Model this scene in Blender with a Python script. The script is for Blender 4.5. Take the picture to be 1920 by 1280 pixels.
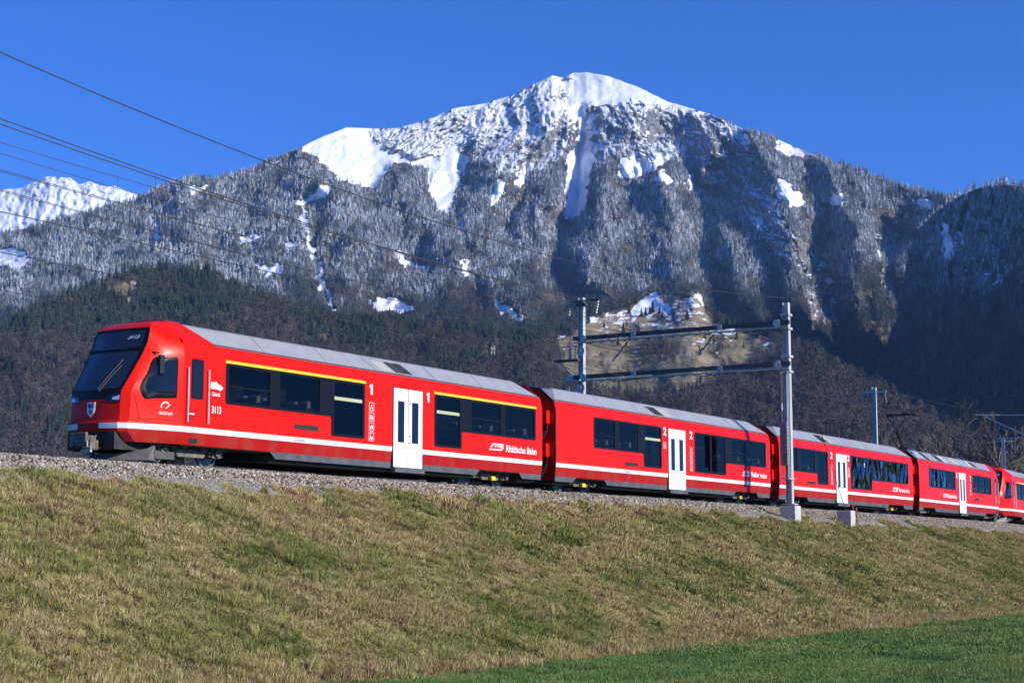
import bpy, bmesh, math, random
import numpy as np
from mathutils import Vector, Matrix, Euler

for o in list(bpy.data.objects):
    bpy.data.objects.remove(o)
scene = bpy.context.scene
COL = scene.collection
R = math.radians
DO_FOREST = True

# ---------------------------------------------------------------- camera
CAM_Z = 2.1
F_PX = 3150.0                      # focal length in pixels of a 1920 px wide frame
HORIZON = 1050.0
PITCH = math.atan((HORIZON - 640.0) / F_PX)
cam_d = bpy.data.cameras.new('camera')
cam_d.sensor_width = 36.0
cam_d.lens = F_PX / 1920.0 * 36.0
cam_d.clip_start = 0.5
cam_d.clip_end = 60000.0
cam = bpy.data.objects.new('camera', cam_d)
COL.objects.link(cam)
cam.location = (0, 0, CAM_Z)
cam.rotation_euler = (math.pi / 2 + PITCH, 0, 0)
scene.camera = cam

# ---------------------------------------------------------------- sky, sun, exposure
SUN_AZ = R(116.5)                  # clockwise from the view direction (+Y)
SUN_EL = R(25.0)
world = bpy.data.worlds.new('World')
scene.world = world
world.use_nodes = True
wn = world.node_tree.nodes
wl = world.node_tree.links
wn.clear()
w_out = wn.new('ShaderNodeOutputWorld')
w_bg = wn.new('ShaderNodeBackground')
w_sky = wn.new('ShaderNodeTexSky')
w_sky.sky_type = 'NISHITA'
w_sky.sun_disc = False
w_sky.sun_elevation = SUN_EL
w_sky.sun_rotation = SUN_AZ
w_sky.altitude = 2600
w_sky.air_density = 1.0
w_sky.dust_density = 0.0
w_sky.ozone_density = 4.0
w_tint = wn.new('ShaderNodeMix')          # clear winter air: a deeper blue than the model's
w_tint.data_type = 'RGBA'
w_tint.blend_type = 'MULTIPLY'
w_tint.clamp_result = False
w_tint.inputs[0].default_value = 1.0
w_tint.inputs[7].default_value = (0.22, 0.63, 1.31, 1)
w_bg.inputs['Strength'].default_value = 0.12
wl.new(w_sky.outputs[0], w_tint.inputs[6])
wl.new(w_tint.outputs[2], w_bg.inputs['Color'])
wl.new(w_bg.outputs[0], w_out.inputs['Surface'])

sun_d = bpy.data.lights.new('sun', 'SUN')
sun_d.energy = 4.9
sun_d.angle = R(0.53)
sun_d.color = (1.0, 0.95, 0.87)
sun = bpy.data.objects.new('sun', sun_d)
COL.objects.link(sun)
SUN_DIR = Vector((math.sin(SUN_AZ) * math.cos(SUN_EL), math.cos(SUN_AZ) * math.cos(SUN_EL), math.sin(SUN_EL)))
sun.rotation_euler = SUN_DIR.to_track_quat('Z', 'Y').to_euler()
sun.location = (40, -30, 60)

vs = scene.view_settings
vs.view_transform = 'Standard'
vs.look = 'None'
vs.exposure = 0.28
vs.gamma = 1.0
scene.render.engine = 'CYCLES'
scene.cycles.max_bounces = 5
scene.cycles.diffuse_bounces = 2
scene.cycles.glossy_bounces = 3
scene.cycles.transmission_bounces = 4
scene.cycles.volume_bounces = 0
scene.cycles.transparent_max_bounces = 10
scene.cycles.use_adaptive_sampling = True
scene.cycles.adaptive_threshold = 0.03
scene.cycles.use_denoising = True

# ---------------------------------------------------------------- helpers: tagging, meshes, materials
def tag(o, label=None, cat=None, group=None, kind=None):
    if label: o['label'] = label
    if cat: o['category'] = cat
    if group: o['group'] = group
    if kind: o['kind'] = kind
    return o

def link(o, parent=None):
    COL.objects.link(o)
    if parent is not None:
        o.parent = parent
    return o

def empty(name, loc=(0, 0, 0), rz=0.0, parent=None):
    o = bpy.data.objects.new(name, None)
    o.empty_display_size = 0.3
    o.location = loc
    o.rotation_euler = (0, 0, rz)
    return link(o, parent)

def mesh_np(name, co, faces_flat, loop_tot, mat=None, smooth=False, mat_idx=None):
    me = bpy.data.meshes.new(name)
    co = np.asarray(co, dtype=np.float32)
    ff = np.asarray(faces_flat, dtype=np.int32)
    lt = np.asarray(loop_tot, dtype=np.int32)
    me.vertices.add(len(co)); me.vertices.foreach_set('co', co.ravel())
    me.loops.add(len(ff)); me.loops.foreach_set('vertex_index', ff)
    me.polygons.add(len(lt))
    ls = np.concatenate([[0], np.cumsum(lt)[:-1]]).astype(np.int32)
    me.polygons.foreach_set('loop_start', ls)
    if smooth:
        me.polygons.foreach_set('use_smooth', np.ones(len(lt), dtype=bool))
    if mat_idx is not None:
        me.polygons.foreach_set('material_index', np.asarray(mat_idx, dtype=np.int32))
    me.update(calc_edges=True)
    if mat is not None:
        for m in (mat if isinstance(mat, (list, tuple)) else [mat]):
            me.materials.append(m)
    return me

def add_attr(me, name, arr, typ='FLOAT'):
    a = me.attributes.new(name, typ, 'POINT')
    arr = np.asarray(arr)
    if typ == 'FLOAT':
        a.data.foreach_set('value', arr.astype(np.float32).ravel())
    elif typ == 'INT':
        a.data.foreach_set('value', arr.astype(np.int32).ravel())
    elif typ == 'FLOAT_VECTOR':
        a.data.foreach_set('vector', arr.astype(np.float32).ravel())

class NT:
    """small node-tree writer"""
    def __init__(self, mat):
        self.t = mat.node_tree; self.n = self.t.nodes; self.l = self.t.links
        self.n.clear()
        self.out = self.n.new('ShaderNodeOutputMaterial')
    def node(self, typ, **kw):
        nd = self.n.new(typ)
        for k, v in kw.items(): setattr(nd, k, v)
        return nd
    def set(self, sock, v):
        if isinstance(v, bpy.types.NodeSocket): self.l.new(v, sock)
        elif v is not None:
            if isinstance(v, (tuple, list)) and len(v) == 3 and sock.type == 'RGBA': v = (*v, 1)
            sock.default_value = v
    def math(self, op, a, b=None, c=None, clamp=False):
        nd = self.node('ShaderNodeMath', operation=op); nd.use_clamp = clamp
        self.set(nd.inputs[0], a)
        if b is not None: self.set(nd.inputs[1], b)
        if c is not None: self.set(nd.inputs[2], c)
        return nd.outputs[0]
    def mix(self, f, a, b):
        nd = self.node('ShaderNodeMix', data_type='RGBA')
        self.set(nd.inputs[0], f); self.set(nd.inputs[6], a); self.set(nd.inputs[7], b)
        return nd.outputs[2]
    def noise(self, vec, scale, detail=3, rough=0.55, dist=0.0):
        nd = self.node('ShaderNodeTexNoise')
        if vec is not None: self.l.new(vec, nd.inputs['Vector'])
        nd.inputs['Scale'].default_value = scale; nd.inputs['Detail'].default_value = detail
        nd.inputs['Roughness'].default_value = rough; nd.inputs['Distortion'].default_value = dist
        return nd.outputs[0]
    def ramp(self, f, lo, hi, a=0.0, b=1.0):
        nd = self.node('ShaderNodeMapRange'); nd.interpolation_type = 'SMOOTHSTEP'
        self.set(nd.inputs[0], f)
        nd.inputs[1].default_value = lo; nd.inputs[2].default_value = hi
        nd.inputs[3].default_value = a; nd.inputs[4].default_value = b
        return nd.outputs[0]
    def attr(self, name, typ='GEOMETRY'):
        nd = self.node('ShaderNodeAttribute'); nd.attribute_name = name; nd.attribute_type = typ
        return nd
    def pos(self):
        return self.node('ShaderNodeNewGeometry').outputs['Position']
    def objco(self):
        return self.node('ShaderNodeTexCoord').outputs['Object']
    def bump(self, h, strength=0.3, dist=0.1):
        nd = self.node('ShaderNodeBump'); nd.inputs['Strength'].default_value = strength
        nd.inputs['Distance'].default_value = dist
        self.l.new(h, nd.inputs['Height']); return nd.outputs[0]
    def bsdf(self, color, rough=0.6, metal=0.0, normal=None, spec=0.5, **kw):
        nd = self.node('ShaderNodeBsdfPrincipled')
        self.set(nd.inputs['Base Color'], color); self.set(nd.inputs['Roughness'], rough)
        self.set(nd.inputs['Metallic'], metal); self.set(nd.inputs['Specular IOR Level'], spec)
        if normal is not None: self.l.new(normal, nd.inputs['Normal'])
        for k, v in kw.items(): self.set(nd.inputs[k], v)
        return nd.outputs[0]
    def done(self, sh):
        self.l.new(sh, self.out.inputs['Surface'])

def new_mat(name):
    m = bpy.data.materials.new(name); m.use_nodes = True
    return m, NT(m)

# gradient noise (numpy)
def _hash(ix, iy, seed):
    h = (ix.astype(np.int64) * 374761393 + iy.astype(np.int64) * 668265263 + seed * 974711) & 0xFFFFFFFF
    h = ((h ^ (h >> 13)) * 1274126177) & 0xFFFFFFFF
    h = h ^ (h >> 16)
    return h.astype(np.float64) / 4294967296.0
def perlin(x, y, seed=0):
    x = np.asarray(x, dtype=np.float64); y = np.asarray(y, dtype=np.float64)
    x0 = np.floor(x); y0 = np.floor(y); fx = x - x0; fy = y - y0
    u = fx * fx * fx * (fx * (fx * 6 - 15) + 10); v = fy * fy * fy * (fy * (fy * 6 - 15) + 10)
    def g(ix, iy, dx, dy):
        a = _hash(ix, iy, seed) * 2 * np.pi
        return np.cos(a) * dx + np.sin(a) * dy
    n00 = g(x0, y0, fx, fy); n10 = g(x0 + 1, y0, fx - 1, fy)
    n01 = g(x0, y0 + 1, fx, fy - 1); n11 = g(x0 + 1, y0 + 1, fx - 1, fy - 1)
    return ((n00 * (1 - u) + n10 * u) * (1 - v) + (n01 * (1 - u) + n11 * u) * v) * 1.5
def fbm(x, y, seed=0, oct=4, gain=0.5):
    s = 0; a = 1.0
    for k in range(oct):
        s = s + a * perlin(x * 2 ** k, y * 2 ** k, seed + k * 17); a *= gain
    return s
def smooth(a, lo, hi):
    t = np.clip((a - lo) / (hi - lo), 0, 1); return t * t * (3 - 2 * t)

# sight lines: the bearing of every landmark is known from the photograph, its distance is set here in metres
CP, SP = math.cos(PITCH), math.sin(PITCH)
def ray(u, v):
    yy = 640.0 - np.asarray(v, dtype=np.float64)
    fw = F_PX * CP - yy * SP
    return (np.asarray(u, dtype=np.float64) - 960.0) / fw, (F_PX * SP + yy * CP) / fw
def at(u, v, Y):
    a, b = ray(u, v)
    return Vector((float(a * Y), float(Y), float(b * Y) + CAM_Z))
def in_poly(u, v, poly):
    inside = np.zeros(np.shape(u), dtype=bool)
    n = len(poly)
    for i in range(n):
        x1, y1 = poly[i]; x2, y2 = poly[(i + 1) % n]
        if y1 == y2: continue
        c = ((y1 > v) != (y2 > v)) & (u < (x2 - x1) * (v - y1) / (y2 - y1) + x1)
        inside ^= c
    return inside
def seg_dist(u, v, line):
    """distance to a polyline and the position along it 0..1"""
    best = np.full(np.shape(u), 1e9)
    for (x1, y1), (x2, y2) in zip(line[:-1], line[1:]):
        dx, dy = x2 - x1, y2 - y1
        t = np.clip(((u - x1) * dx + (v - y1) * dy) / (dx * dx + dy * dy), 0, 1)
        best = np.minimum(best, np.hypot(u - x1 - t * dx, v - y1 - t * dy))
    return best

# ---------------------------------------------------------------- mountain materials
def mat_mountain():
    m, t = new_mat('mountain_ground')
    P = t.pos()
    nz = t.node('ShaderNodeSeparateXYZ'); t.l.new(t.node('ShaderNodeNewGeometry').outputs['Normal'], nz.inputs[0])
    snow = t.attr('snow').outputs['Fac']; rock = t.attr('rock').outputs['Fac']; grass = t.attr('grass').outputs['Fac']
    n1 = t.noise(P, 0.03, 6, 0.65); n2 = t.noise(P, 0.12, 4, 0.6)
    rockc = t.mix(t.ramp(n1, 0.3, 0.7), (0.10, 0.105, 0.115), (0.30, 0.29, 0.28))
    litter = t.mix(n2, (0.06, 0.05, 0.04), (0.13, 0.10, 0.075))
    grassc = t.mix(t.ramp(t.math('ADD', t.math('MULTIPLY', n1, .6), t.math('MULTIPLY', t.noise(P, 0.006, 3, .6), .4)), 0.38, 0.62), (0.15, 0.135, 0.075), (0.31, 0.245, 0.165))
    base = t.mix(rock, litter, rockc)
    base = t.mix(grass, base, grassc)
    sfac = t.math('ADD', snow, t.math('MULTIPLY', t.math('SUBTRACT', n1, 0.5), 0.9))
    sfac = t.math('ADD', sfac, t.math('MULTIPLY', t.math('SUBTRACT', n2, 0.5), 0.5))
    # rock sheds snow where it is steep
    sfac = t.math('SUBTRACT', sfac, t.math('MULTIPLY', rock, t.math('MULTIPLY', t.math('SUBTRACT', 0.62, nz.outputs[2]), 1.5)))
    sm = t.ramp(sfac, 0.42, 0.58)
    col = t.mix(sm, base, (0.82, 0.85, 0.89))
    bmp = t.bump(t.math('MULTIPLY', n1, t.math('ADD', rock, 0.12)), 0.9, 14.0)
    t.done(t.bsdf(col, 0.8, normal=bmp, spec=0.1))
    return m
M_MTN = mat_mountain()

def mat_conifer():
    m, t = new_mat('conifer_needles')
    frost = t.attr('frost', 'INSTANCER').outputs['Fac']; tint = t.attr('tint', 'INSTANCER').outputs['Fac']
    P = t.pos()
    n = t.noise(P, 0.45, 3, 0.75)
    nz = t.node('ShaderNodeSeparateXYZ'); t.l.new(t.node('ShaderNodeNewGeometry').outputs['Normal'], nz.inputs[0])
    g = t.mix(tint, (0.015, 0.028, 0.024), (0.055, 0.070, 0.036))
    f = t.math('MULTIPLY', frost, t.ramp(t.math('ADD', n, t.math('MULTIPLY', nz.outputs[2], 0.22)), 0.40, 0.60))
    col = t.mix(f, g, (0.80, 0.82, 0.86))
    t.done(t.bsdf(col, 0.85, spec=0.1))
    return m
M_CONI = mat_conifer()
def mat_bare():
    m, t = new_mat('bare_twigs')
    frost = t.attr('frost', 'INSTANCER').outputs['Fac']; tint = t.attr('tint', 'INSTANCER').outputs['Fac']
    n = t.noise(t.pos(), 0.4, 3, 0.7)
    g = t.mix(tint, (0.062, 0.055, 0.054), (0.155, 0.128, 0.104))
    col = t.mix(t.math('MULTIPLY', frost, t.ramp(n, 0.4, 0.65)), g, (0.78, 0.80, 0.84))
    t.done(t.bsdf(col, 0.9, spec=0.05))
    return m
M_BARE = mat_bare()

# ---------------------------------------------------------------- forest trees (unit height sources for the woods)
def conifer_mesh(seed, r=0.16, tiers=7, k=9):
    rng = random.Random(seed)
    vs_, fs = [], []
    for i in range(tiers):
        f0 = i / tiers
        z0 = 0.08 + 0.80 * f0 ** 1.05
        rad = r * (1 - f0) ** 0.85 + 0.012
        z1 = min(1.0, z0 + 0.30 * (1 - 0.5 * f0))
        if i == tiers - 1: z1 = 1.0
        a0 = rng.random() * 6.28
        ap = len(vs_); vs_.append((rng.uniform(-.008, .008), rng.uniform(-.008, .008), z1))
        n = k * 2
        ring = []
        for j in range(n):
            a = a0 + 6.2832 * j / n
            rr = rad * (rng.uniform(0.8, 1.2) if j % 2 == 0 else rng.uniform(0.42, 0.62))
            zz = z0 + (rng.uniform(-.035, .01) if j % 2 == 0 else rng.uniform(0.03, 0.07))
            ring.append(len(vs_)); vs_.append((math.cos(a) * rr, math.sin(a) * rr, zz))
        for j in range(n):
            fs.append((ap, ring[j], ring[(j + 1) % n]))
    b = len(vs_)
    for j in range(4):
        a = 1.5708 * j
        vs_.append((math.cos(a) * .014, math.sin(a) * .014, -0.03)); vs_.append((math.cos(a) * .012, math.sin(a) * .012, 0.2))
    for j in range(4):
        q = (j + 1) % 4
        fs.append((b + 2 * j, b + 2 * q, b + 2 * q + 1, b + 2 * j + 1))
    me = bpy.data.meshes.new('conifer'); me.from_pydata(vs_, [], fs); me.materials.append(M_CONI)
    return me
def bare_mesh(seed, w=0.26, n=95, broad=True):
    rng = random.Random(seed)
    vs_, fs = [], []
    for j in range(n):
        # twig sprays through an egg-shaped crown
        while True:
            x, y, z = rng.uniform(-1, 1), rng.uniform(-1, 1), rng.uniform(-1, 1)
            d = x * x + y * y + z * z
            if 0.08 < d < 1: break
        taper = 1.0 if broad else max(0.12, 0.9 - 0.85 * (z * .5 + .5))
        c = Vector((x * w * taper, y * w * taper, 0.60 + z * 0.38))
        d0 = Vector((x * .8 + rng.uniform(-.4, .4), y * .8 + rng.uniform(-.4, .4), 0.9 + rng.uniform(-.4, .4))).normalized()
        s = Vector((rng.uniform(-1, 1), rng.uniform(-1, 1), rng.uniform(-.5, .5))).normalized()
        L = rng.uniform(.07, .15); wd = rng.uniform(.010, .026)
        b = len(vs_)
        vs_ += [c - s * wd * .4, c + s * wd * .4, c + d0 * L + s * wd, c + d0 * L - s * wd]
        fs.append((b, b + 1, b + 2, b + 3))
    b = len(vs_)
    for j in range(4):
        a = 1.5708 * j
        vs_.append(Vector((math.cos(a) * .016, math.sin(a) * .016, -0.03))); vs_.append(Vector((math.cos(a) * .006, math.sin(a) * .006, 0.8)))
    for j in range(4):
        q = (j + 1) % 4
        fs.append((b + 2 * j, b + 2 * q, b + 2 * q + 1, b + 2 * j + 1))
    me = bpy.data.meshes.new('bare_tree'); me.from_pydata([tuple(v) for v in vs_], [], fs); me.materials.append(M_BARE)
    return me
def source_collection(name, meshes):
    c = bpy.data.collections.new(name)
    for i, me in enumerate(meshes):
        o = bpy.data.objects.new('%s_source_%02d' % (name, i), me)
        c.objects.link(o)
    return c
TREE_SRC = source_collection('tree', [conifer_mesh(1), conifer_mesh(2, .135, 8), conifer_mesh(3, .19, 6), conifer_mesh(4, .15, 7),
                                      bare_mesh(5), bare_mesh(6, .22, 80), bare_mesh(7, .17, 85, False), bare_mesh(8, .15, 75, False)])

def scatter_group(name, coll):
    ng = bpy.data.node_groups.new(name, 'GeometryNodeTree')
    ng.interface.new_socket('Geometry', in_out='INPUT', socket_type='NodeSocketGeometry')
    ng.interface.new_socket('Geometry', in_out='OUTPUT', socket_type='NodeSocketGeometry')
    N, L = ng.nodes, ng.links
    gi = N.new('NodeGroupInput'); go = N.new('NodeGroupOutput')
    ci = N.new('GeometryNodeCollectionInfo'); ci.inputs['Collection'].default_value = coll
    ci.inputs['Separate Children'].default_value = True; ci.inputs['Reset Children'].default_value = True
    ip = N.new('GeometryNodeInstanceOnPoints'); ip.inputs['Pick Instance'].default_value = True
    def na(nm, typ):
        x = N.new('GeometryNodeInputNamedAttribute'); x.data_type = typ; x.inputs['Name'].default_value = nm
        return x.outputs['Attribute']
    L.new(gi.outputs[0], ip.inputs['Points']); L.new(ci.outputs[0], ip.inputs['Instance'])
    L.new(na('pick', 'INT'), ip.inputs['Instance Index'])
    L.new(na('rot', 'FLOAT_VECTOR'), ip.inputs['Rotation'])
    L.new(na('scl', 'FLOAT_VECTOR'), ip.inputs['Scale'])
    L.new(ip.outputs[0], go.inputs[0])
    return ng
def scatter(name, coll, co, pick, rot, scl, attrs=None, parent=None):
    me = bpy.data.meshes.new(name)
    me.vertices.add(len(co)); me.vertices.foreach_set('co', np.asarray(co, dtype=np.float32).ravel())
    add_attr(me, 'pick', pick, 'INT'); add_attr(me, 'rot', rot, 'FLOAT_VECTOR'); add_attr(me, 'scl', scl, 'FLOAT_VECTOR')
    for k, v in (attrs or {}).items(): add_attr(me, k, v)
    o = bpy.data.objects.new(name, me); link(o, parent)
    md = o.modifiers.new('scatter', 'NODES'); md.node_group = scatter_group(name, coll)
    return o

# ---------------------------------------------------------------- terrain sheets
SNOW_POLYS = [
 [(548,262),(640,200),(690,196),(750,200),(860,160),(960,140),(1030,100),(1050,100),(1075,92),(1150,98),(1200,122),(1345,200),(1330,214),(1290,213),(1190,193),(1100,198),(1085,225),(1000,255),(960,238),(900,262),(862,300),(850,335),(800,312),(735,303),(705,352),(640,337),(600,300)],
 [(806,310),(872,262),(880,300),(862,340),(852,375),(842,402),(822,396),(802,352)],
 [(1066,290),(1096,250),(1118,270),(1116,305),(1102,350),(1092,395),(1068,416),(1056,405),(1060,340)],
 [(1090,210),(1118,215),(1110,262),(1090,275),(1080,245)],
 [(1165,300),(1240,288),(1256,298),(1215,325),(1190,336),(1165,330)], [(1222,332),(1245,320),(1262,340),(1228,342)],
 [(1452,258),(1475,268),(1530,288),(1536,300),(1500,292),(1458,290)], [(1366,226),(1390,236),(1402,280),(1388,276),(1376,250)],
 [(1452,335),(1478,345),(1520,382),(1484,388),(1458,362)], [(1556,362),(1580,368),(1578,388),(1560,384)],
 [(1712,374),(1745,377),(1750,392),(1726,389)], [(1286,318),(1300,330),(1312,362),(1300,362),(1288,340)],
 [(688,562),(738,558),(778,575),(772,586),(700,586)], [(478,495),(532,499),(527,516),(485,514)],
 [(450,443),(497,442),(482,456),(455,458)], [(535,451),(553,449),(553,471),(538,470)],
 [(548,379),(580,370),(606,347),(618,352),(612,373),(562,384)], [(-40,462),(30,469),(68,485),(30,502),(-40,497)],
 [(284,408),(292,410),(300,455),(290,460)], [(352,352),(388,346),(386,356),(356,363)],
 [(588,488),(600,488),(606,520),(622,560),(632,620),(622,625),(612,565),(594,530)],
 [(560,383),(570,384),(592,480),(586,486),(566,420)], [(742,470),(752,472),(770,490),(800,505),(795,512),(752,495)],
 [(920,562),(935,562),(985,598),(975,604),(930,580)], [(862,488),(878,492),(880,522),(868,512)],
 [(850,398),(862,402),(872,432),(862,430)], [(1300,548),(1316,560),(1330,572),(1318,578),(1296,562)],
 [(985,300),(1000,310),(975,352),(962,350)], [(925,352),(946,340),(940,372),(915,392)],
 [(1768,420),(1778,424),(1790,480),(1776,500),(1764,470)],
]
ROCK_POLYS = [
 [(830,215),(940,190),(1020,150),(1040,150),(1062,175),(1060,215),(1080,235),(1060,300),(1000,330),(940,330),(890,300),(860,290),(850,250)],
 [(1095,197),(1200,192),(1300,212),(1345,215),(1392,250),(1420,330),(1370,352),(1320,330),(1290,300),(1260,300),(1200,305),(1160,290),(1120,320),(1105,260)],
 [(690,243),(745,241),(850,205),(862,250),(836,292),(790,300),(740,285),(700,262)], [(1060,140),(1072,133),(1076,150),(1062,152)], [(1045,160),(1062,172),(1070,185),(1038,182)],
 [(1370,330),(1440,330),(1470,400),(1480,500),(1440,470),(1400,420)], [(1480,440),(1560,470),(1570,620),(1520,600)],
 [(1632,428),(1668,440),(1702,425),(1700,520),(1692,575),(1655,535),(1640,480)],
 [(1780,430),(1860,440),(1900,520),(1840,560),(1790,520)],
]
ALP_SNOW = [
 [(1180,586),(1226,545),(1238,562),(1250,572),(1262,584),(1235,588),(1205,590)],
 [(1255,570),(1300,554),(1314,570),(1308,592),(1270,588)],
 [(1085,596),(1130,580),(1180,584),(1300,592),(1280,602),(1190,596),(1110,606)],
 [(1330,618),(1380,612),(1378,640),(1352,636)], [(1270,636),(1300,630),(1350,640),(1330,646),(1280,642)],
 [(1150,600),(1250,606),(1255,612),(1165,608)], [(1190,648),(1225,642),(1215,660),(1195,662)], [(1330,655),(1352,652),(1348,662)],
 [(1418,640),(1450,646),(1440,656)], [(1040,630),(1060,622),(1062,640)], [(1050,652),(1070,650),(1066,660)],
]
ALP = [(1040,690),(1080,620),(1110,598),(1180,580),(1226,545),(1310,560),(1330,600),(1400,628),(1455,645),(1450,672),(1400,690),(1345,712),(1300,722),(1250,738),(1180,744),(1130,736),(1085,722)]
BROWN_PATCH = [[(195,542),(250,528),(262,545),(215,556)], [(228,560),(262,556),(258,572),(232,572)], [(1045,640),(1072,628),(1075,690),(1052,690)]]

def ridge_relief(u, v, lines):
    s = 0
    for line, amp, w in lines:
        d = seg_dist(u, v, line)
        s = s + (1.35 if amp < 0 else 1.15) * amp * np.clip(1 - d / w, 0, 1) ** 1.5
    return s
RIDGES = [
 ([(1062,200),(975,285),(920,370),(880,450)], 130, 80), ([(1075,250),(1035,330),(1010,430),(1000,520)], 90, 60),
 ([(1170,250),(1150,330),(1130,420),(1120,520)], 150, 70), ([(1240,330),(1260,400),(1285,500),(1300,590)], 190, 85),
 ([(1345,218),(1338,270),(1330,330)], 130, 50), ([(1395,245),(1450,330),(1470,400),(1490,520),(1500,600)], 230, 95),
 ([(1560,310),(1600,420),(1620,520),(1640,620)], 170, 80), ([(1780,380),(1720,450),(1700,520)], 60, 60),
 ([(560,282),(600,340),(660,420),(720,500)], 80, 90), ([(735,305),(780,390),(840,470),(900,560)], 110, 80),
 ([(350,350),(380,430),(360,520)], 70, 90), ([(960,520),(990,580),(1010,640)], 90, 80),
 ([(1380,470),(1400,540),(1430,620)], 130, 60),
 # gullies
 ([(870,300),(850,400),(880,500),(900,560)], -90, 50), ([(1100,230),(1085,340),(1060,420),(1045,520)], -120, 45),
 ([(1320,340),(1318,430),(1330,520),(1345,600)], -150, 60), ([(575,380),(592,490),(625,620)], -50, 40),
 ([(1545,420),(1555,520),(1570,640)], -130, 55), ([(1690,440),(1682,560),(1660,680)], -170, 70), ([(1440,480),(1450,560),(1465,640)], -60, 40),
 ([(420,470),(380,520),(330,560)], -50, 40), ([(1040,270),(985,350),(950,440)], -60, 40),
]
def pl(x, pts):
    return np.interp(x, [p[0] for p in pts], [p[1] for p in pts])

def make_sheet(name, label, u0, u1, du, nrow, sky, ysky, vbase, ybase, gexp, relief, back=900.0, seed=0, sky_jag=1.2, masks=None, ramp_u=None):
    us = np.arange(u0, u1 + du, du)
    ts = np.linspace(0, 1, nrow)
    U, T = np.meshgrid(us, ts)
    VS = pl(U, sky)
    VB = np.full_like(U, vbase)
    V = VB + (VS - VB) * T + T ** 30 * sky_jag * fbm(U / 14.0, U * 0 + 3.3, seed + 5, 4, 0.6)
    YS = pl(U, ysky); YB = pl(U, ybase)
    Y = YB + (YS - YB) * T ** gexp
    rel = relief(U, V, T)
    Y = Y - rel
    a, b = ray(U, V)
    X = a * Y; Z = b * Y + CAM_Z
    # the far side of the ridge falls away
    nb = 10
    q = (np.arange(1, nb + 1) / nb)[:, None]
    Yb = Y[-1][None, :] + back * q; Xb = a[-1][None, :] * Yb
    Zb = Z[-1][None, :] - back * 0.62 * q ** 1.15 + 12 * fbm(us[None, :] / 60.0, q * 4, seed + 9)
    co = np.stack([np.vstack([X, Xb]), np.vstack([Y, Yb]), np.vstack([Z, Zb])], -1)
    nr, nc = co.shape[:2]
    idx = np.arange(nr * nc).reshape(nr, nc)
    quads = np.stack([idx[:-1, :-1], idx[:-1, 1:], idx[1:, 1:], idx[1:, :-1]], -1).reshape(-1, 4)
    me = mesh_np(name, co.reshape(-1, 3), quads.ravel(), np.full(len(quads), 4), M_MTN, smooth=True)
    sn, rk, gr = masks(U, V, Z)
    pad = lambda A: np.vstack([A, np.repeat(A[-1:], nb, 0)])
    for nm, A in (('snow', sn), ('rock', rk), ('grass', gr)):
        add_attr(me, nm, pad(A))
    o = bpy.data.objects.new(name, me); link(o)
    tag(o, label, kind='structure')
    return dict(U=U, V=V, T=T, co=co[:nrow], snow=sn, rock=rk, grass=gr, obj=o)

def polymask(U, V, polys, jit=5.0, seed=0):
    du = jit * fbm(U / 16.0, V / 16.0, seed, 3); dv = jit * fbm(U / 16.0 + 40, V / 16.0, seed + 3, 3)
    m = np.zeros_like(U)
    for p in polys: m = np.maximum(m, in_poly(U + du, V + dv, p).astype(float))
    return m

def snowline(U, V, Z):
    return smooth(Z + 110 * fbm(U / 70.0, V / 70.0, 77, 3), 420, 690)

# main mountain
def rel_main(U, V, T):
    ph = (U - 1100.0) / (V + 190.0) * 620.0
    w1 = 40 * fbm(U / 90.0, V / 110.0, 11, 3)
    n1 = 1 - 2 * np.abs(perlin((ph + w1) / 125.0, V / 420.0, 21))
    n2 = 1 - 2 * np.abs(perlin((ph + w1) / 48.0, V / 170.0, 23))
    n3 = 1 - 2 * np.abs(perlin((ph + w1 * 0.6) / 18.0, V / 55.0, 25))
    n4 = fbm(U / 9.0, V / 9.0, 27, 3)
    n5 = fbm(U / 75.0, V / 60.0, 65, 3)
    dg = np.where(U < 1050, 1 - 2 * np.abs(perlin((U + .9 * V) / 62.0, (V - .5 * U) / 170.0, 67)), 1 - 2 * np.abs(perlin((U - .6 * V) / 58.0, (V + .3 * U) / 170.0, 69)))
    wgt = smooth(np.abs(U - 1050), 0, 90)
    env = 0.72 + 0.40 * smooth(U, 650, 1050)
    up = 0.35 + 0.65 * smooth(T, 0.02, 0.35)
    cap = polymask(U, V, SNOW_POLYS[:1], 10, 3)
    for _ in range(14):
        cap[1:-1, 1:-1] = (cap[:-2, 1:-1] + cap[2:, 1:-1] + cap[1:-1, :-2] + cap[1:-1, 2:]) / 4
    rk = polymask(U, V, ROCK_POLYS, 9, 2)
    for _ in range(6):
        rk[1:-1, 1:-1] = (rk[:-2, 1:-1] + rk[2:, 1:-1] + rk[1:-1, :-2] + rk[1:-1, 2:]) / 4
    calm = 1 - 0.86 * cap * (1 - 0.75 * rk)
    crag = (1 - 2 * np.abs(fbm((ph + w1) / 17.0, V / 60.0, 29, 4, .62))) + .5 * (1 - 2 * np.abs(fbm(U / 9.0, V / 16.0, 35, 4, .6)))
    return up * calm * (34 * n5 + 24 * dg * wgt) + env * up * (calm * (48 * n1 + 28 * n2) + calm * calm * 15 * n3) + calm * 6 * n4 + cap * (1 - rk) * (7 * fbm(U / 26.0, V / 15.0, 57, 4, .6) + 9 * fbm((U - .7 * V) / 60.0, V / 40.0, 59, 2)) + up * (.45 + .55 * calm) * ridge_relief(U + w1 * .5, V, RIDGES) + 17 * rk * crag
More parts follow.
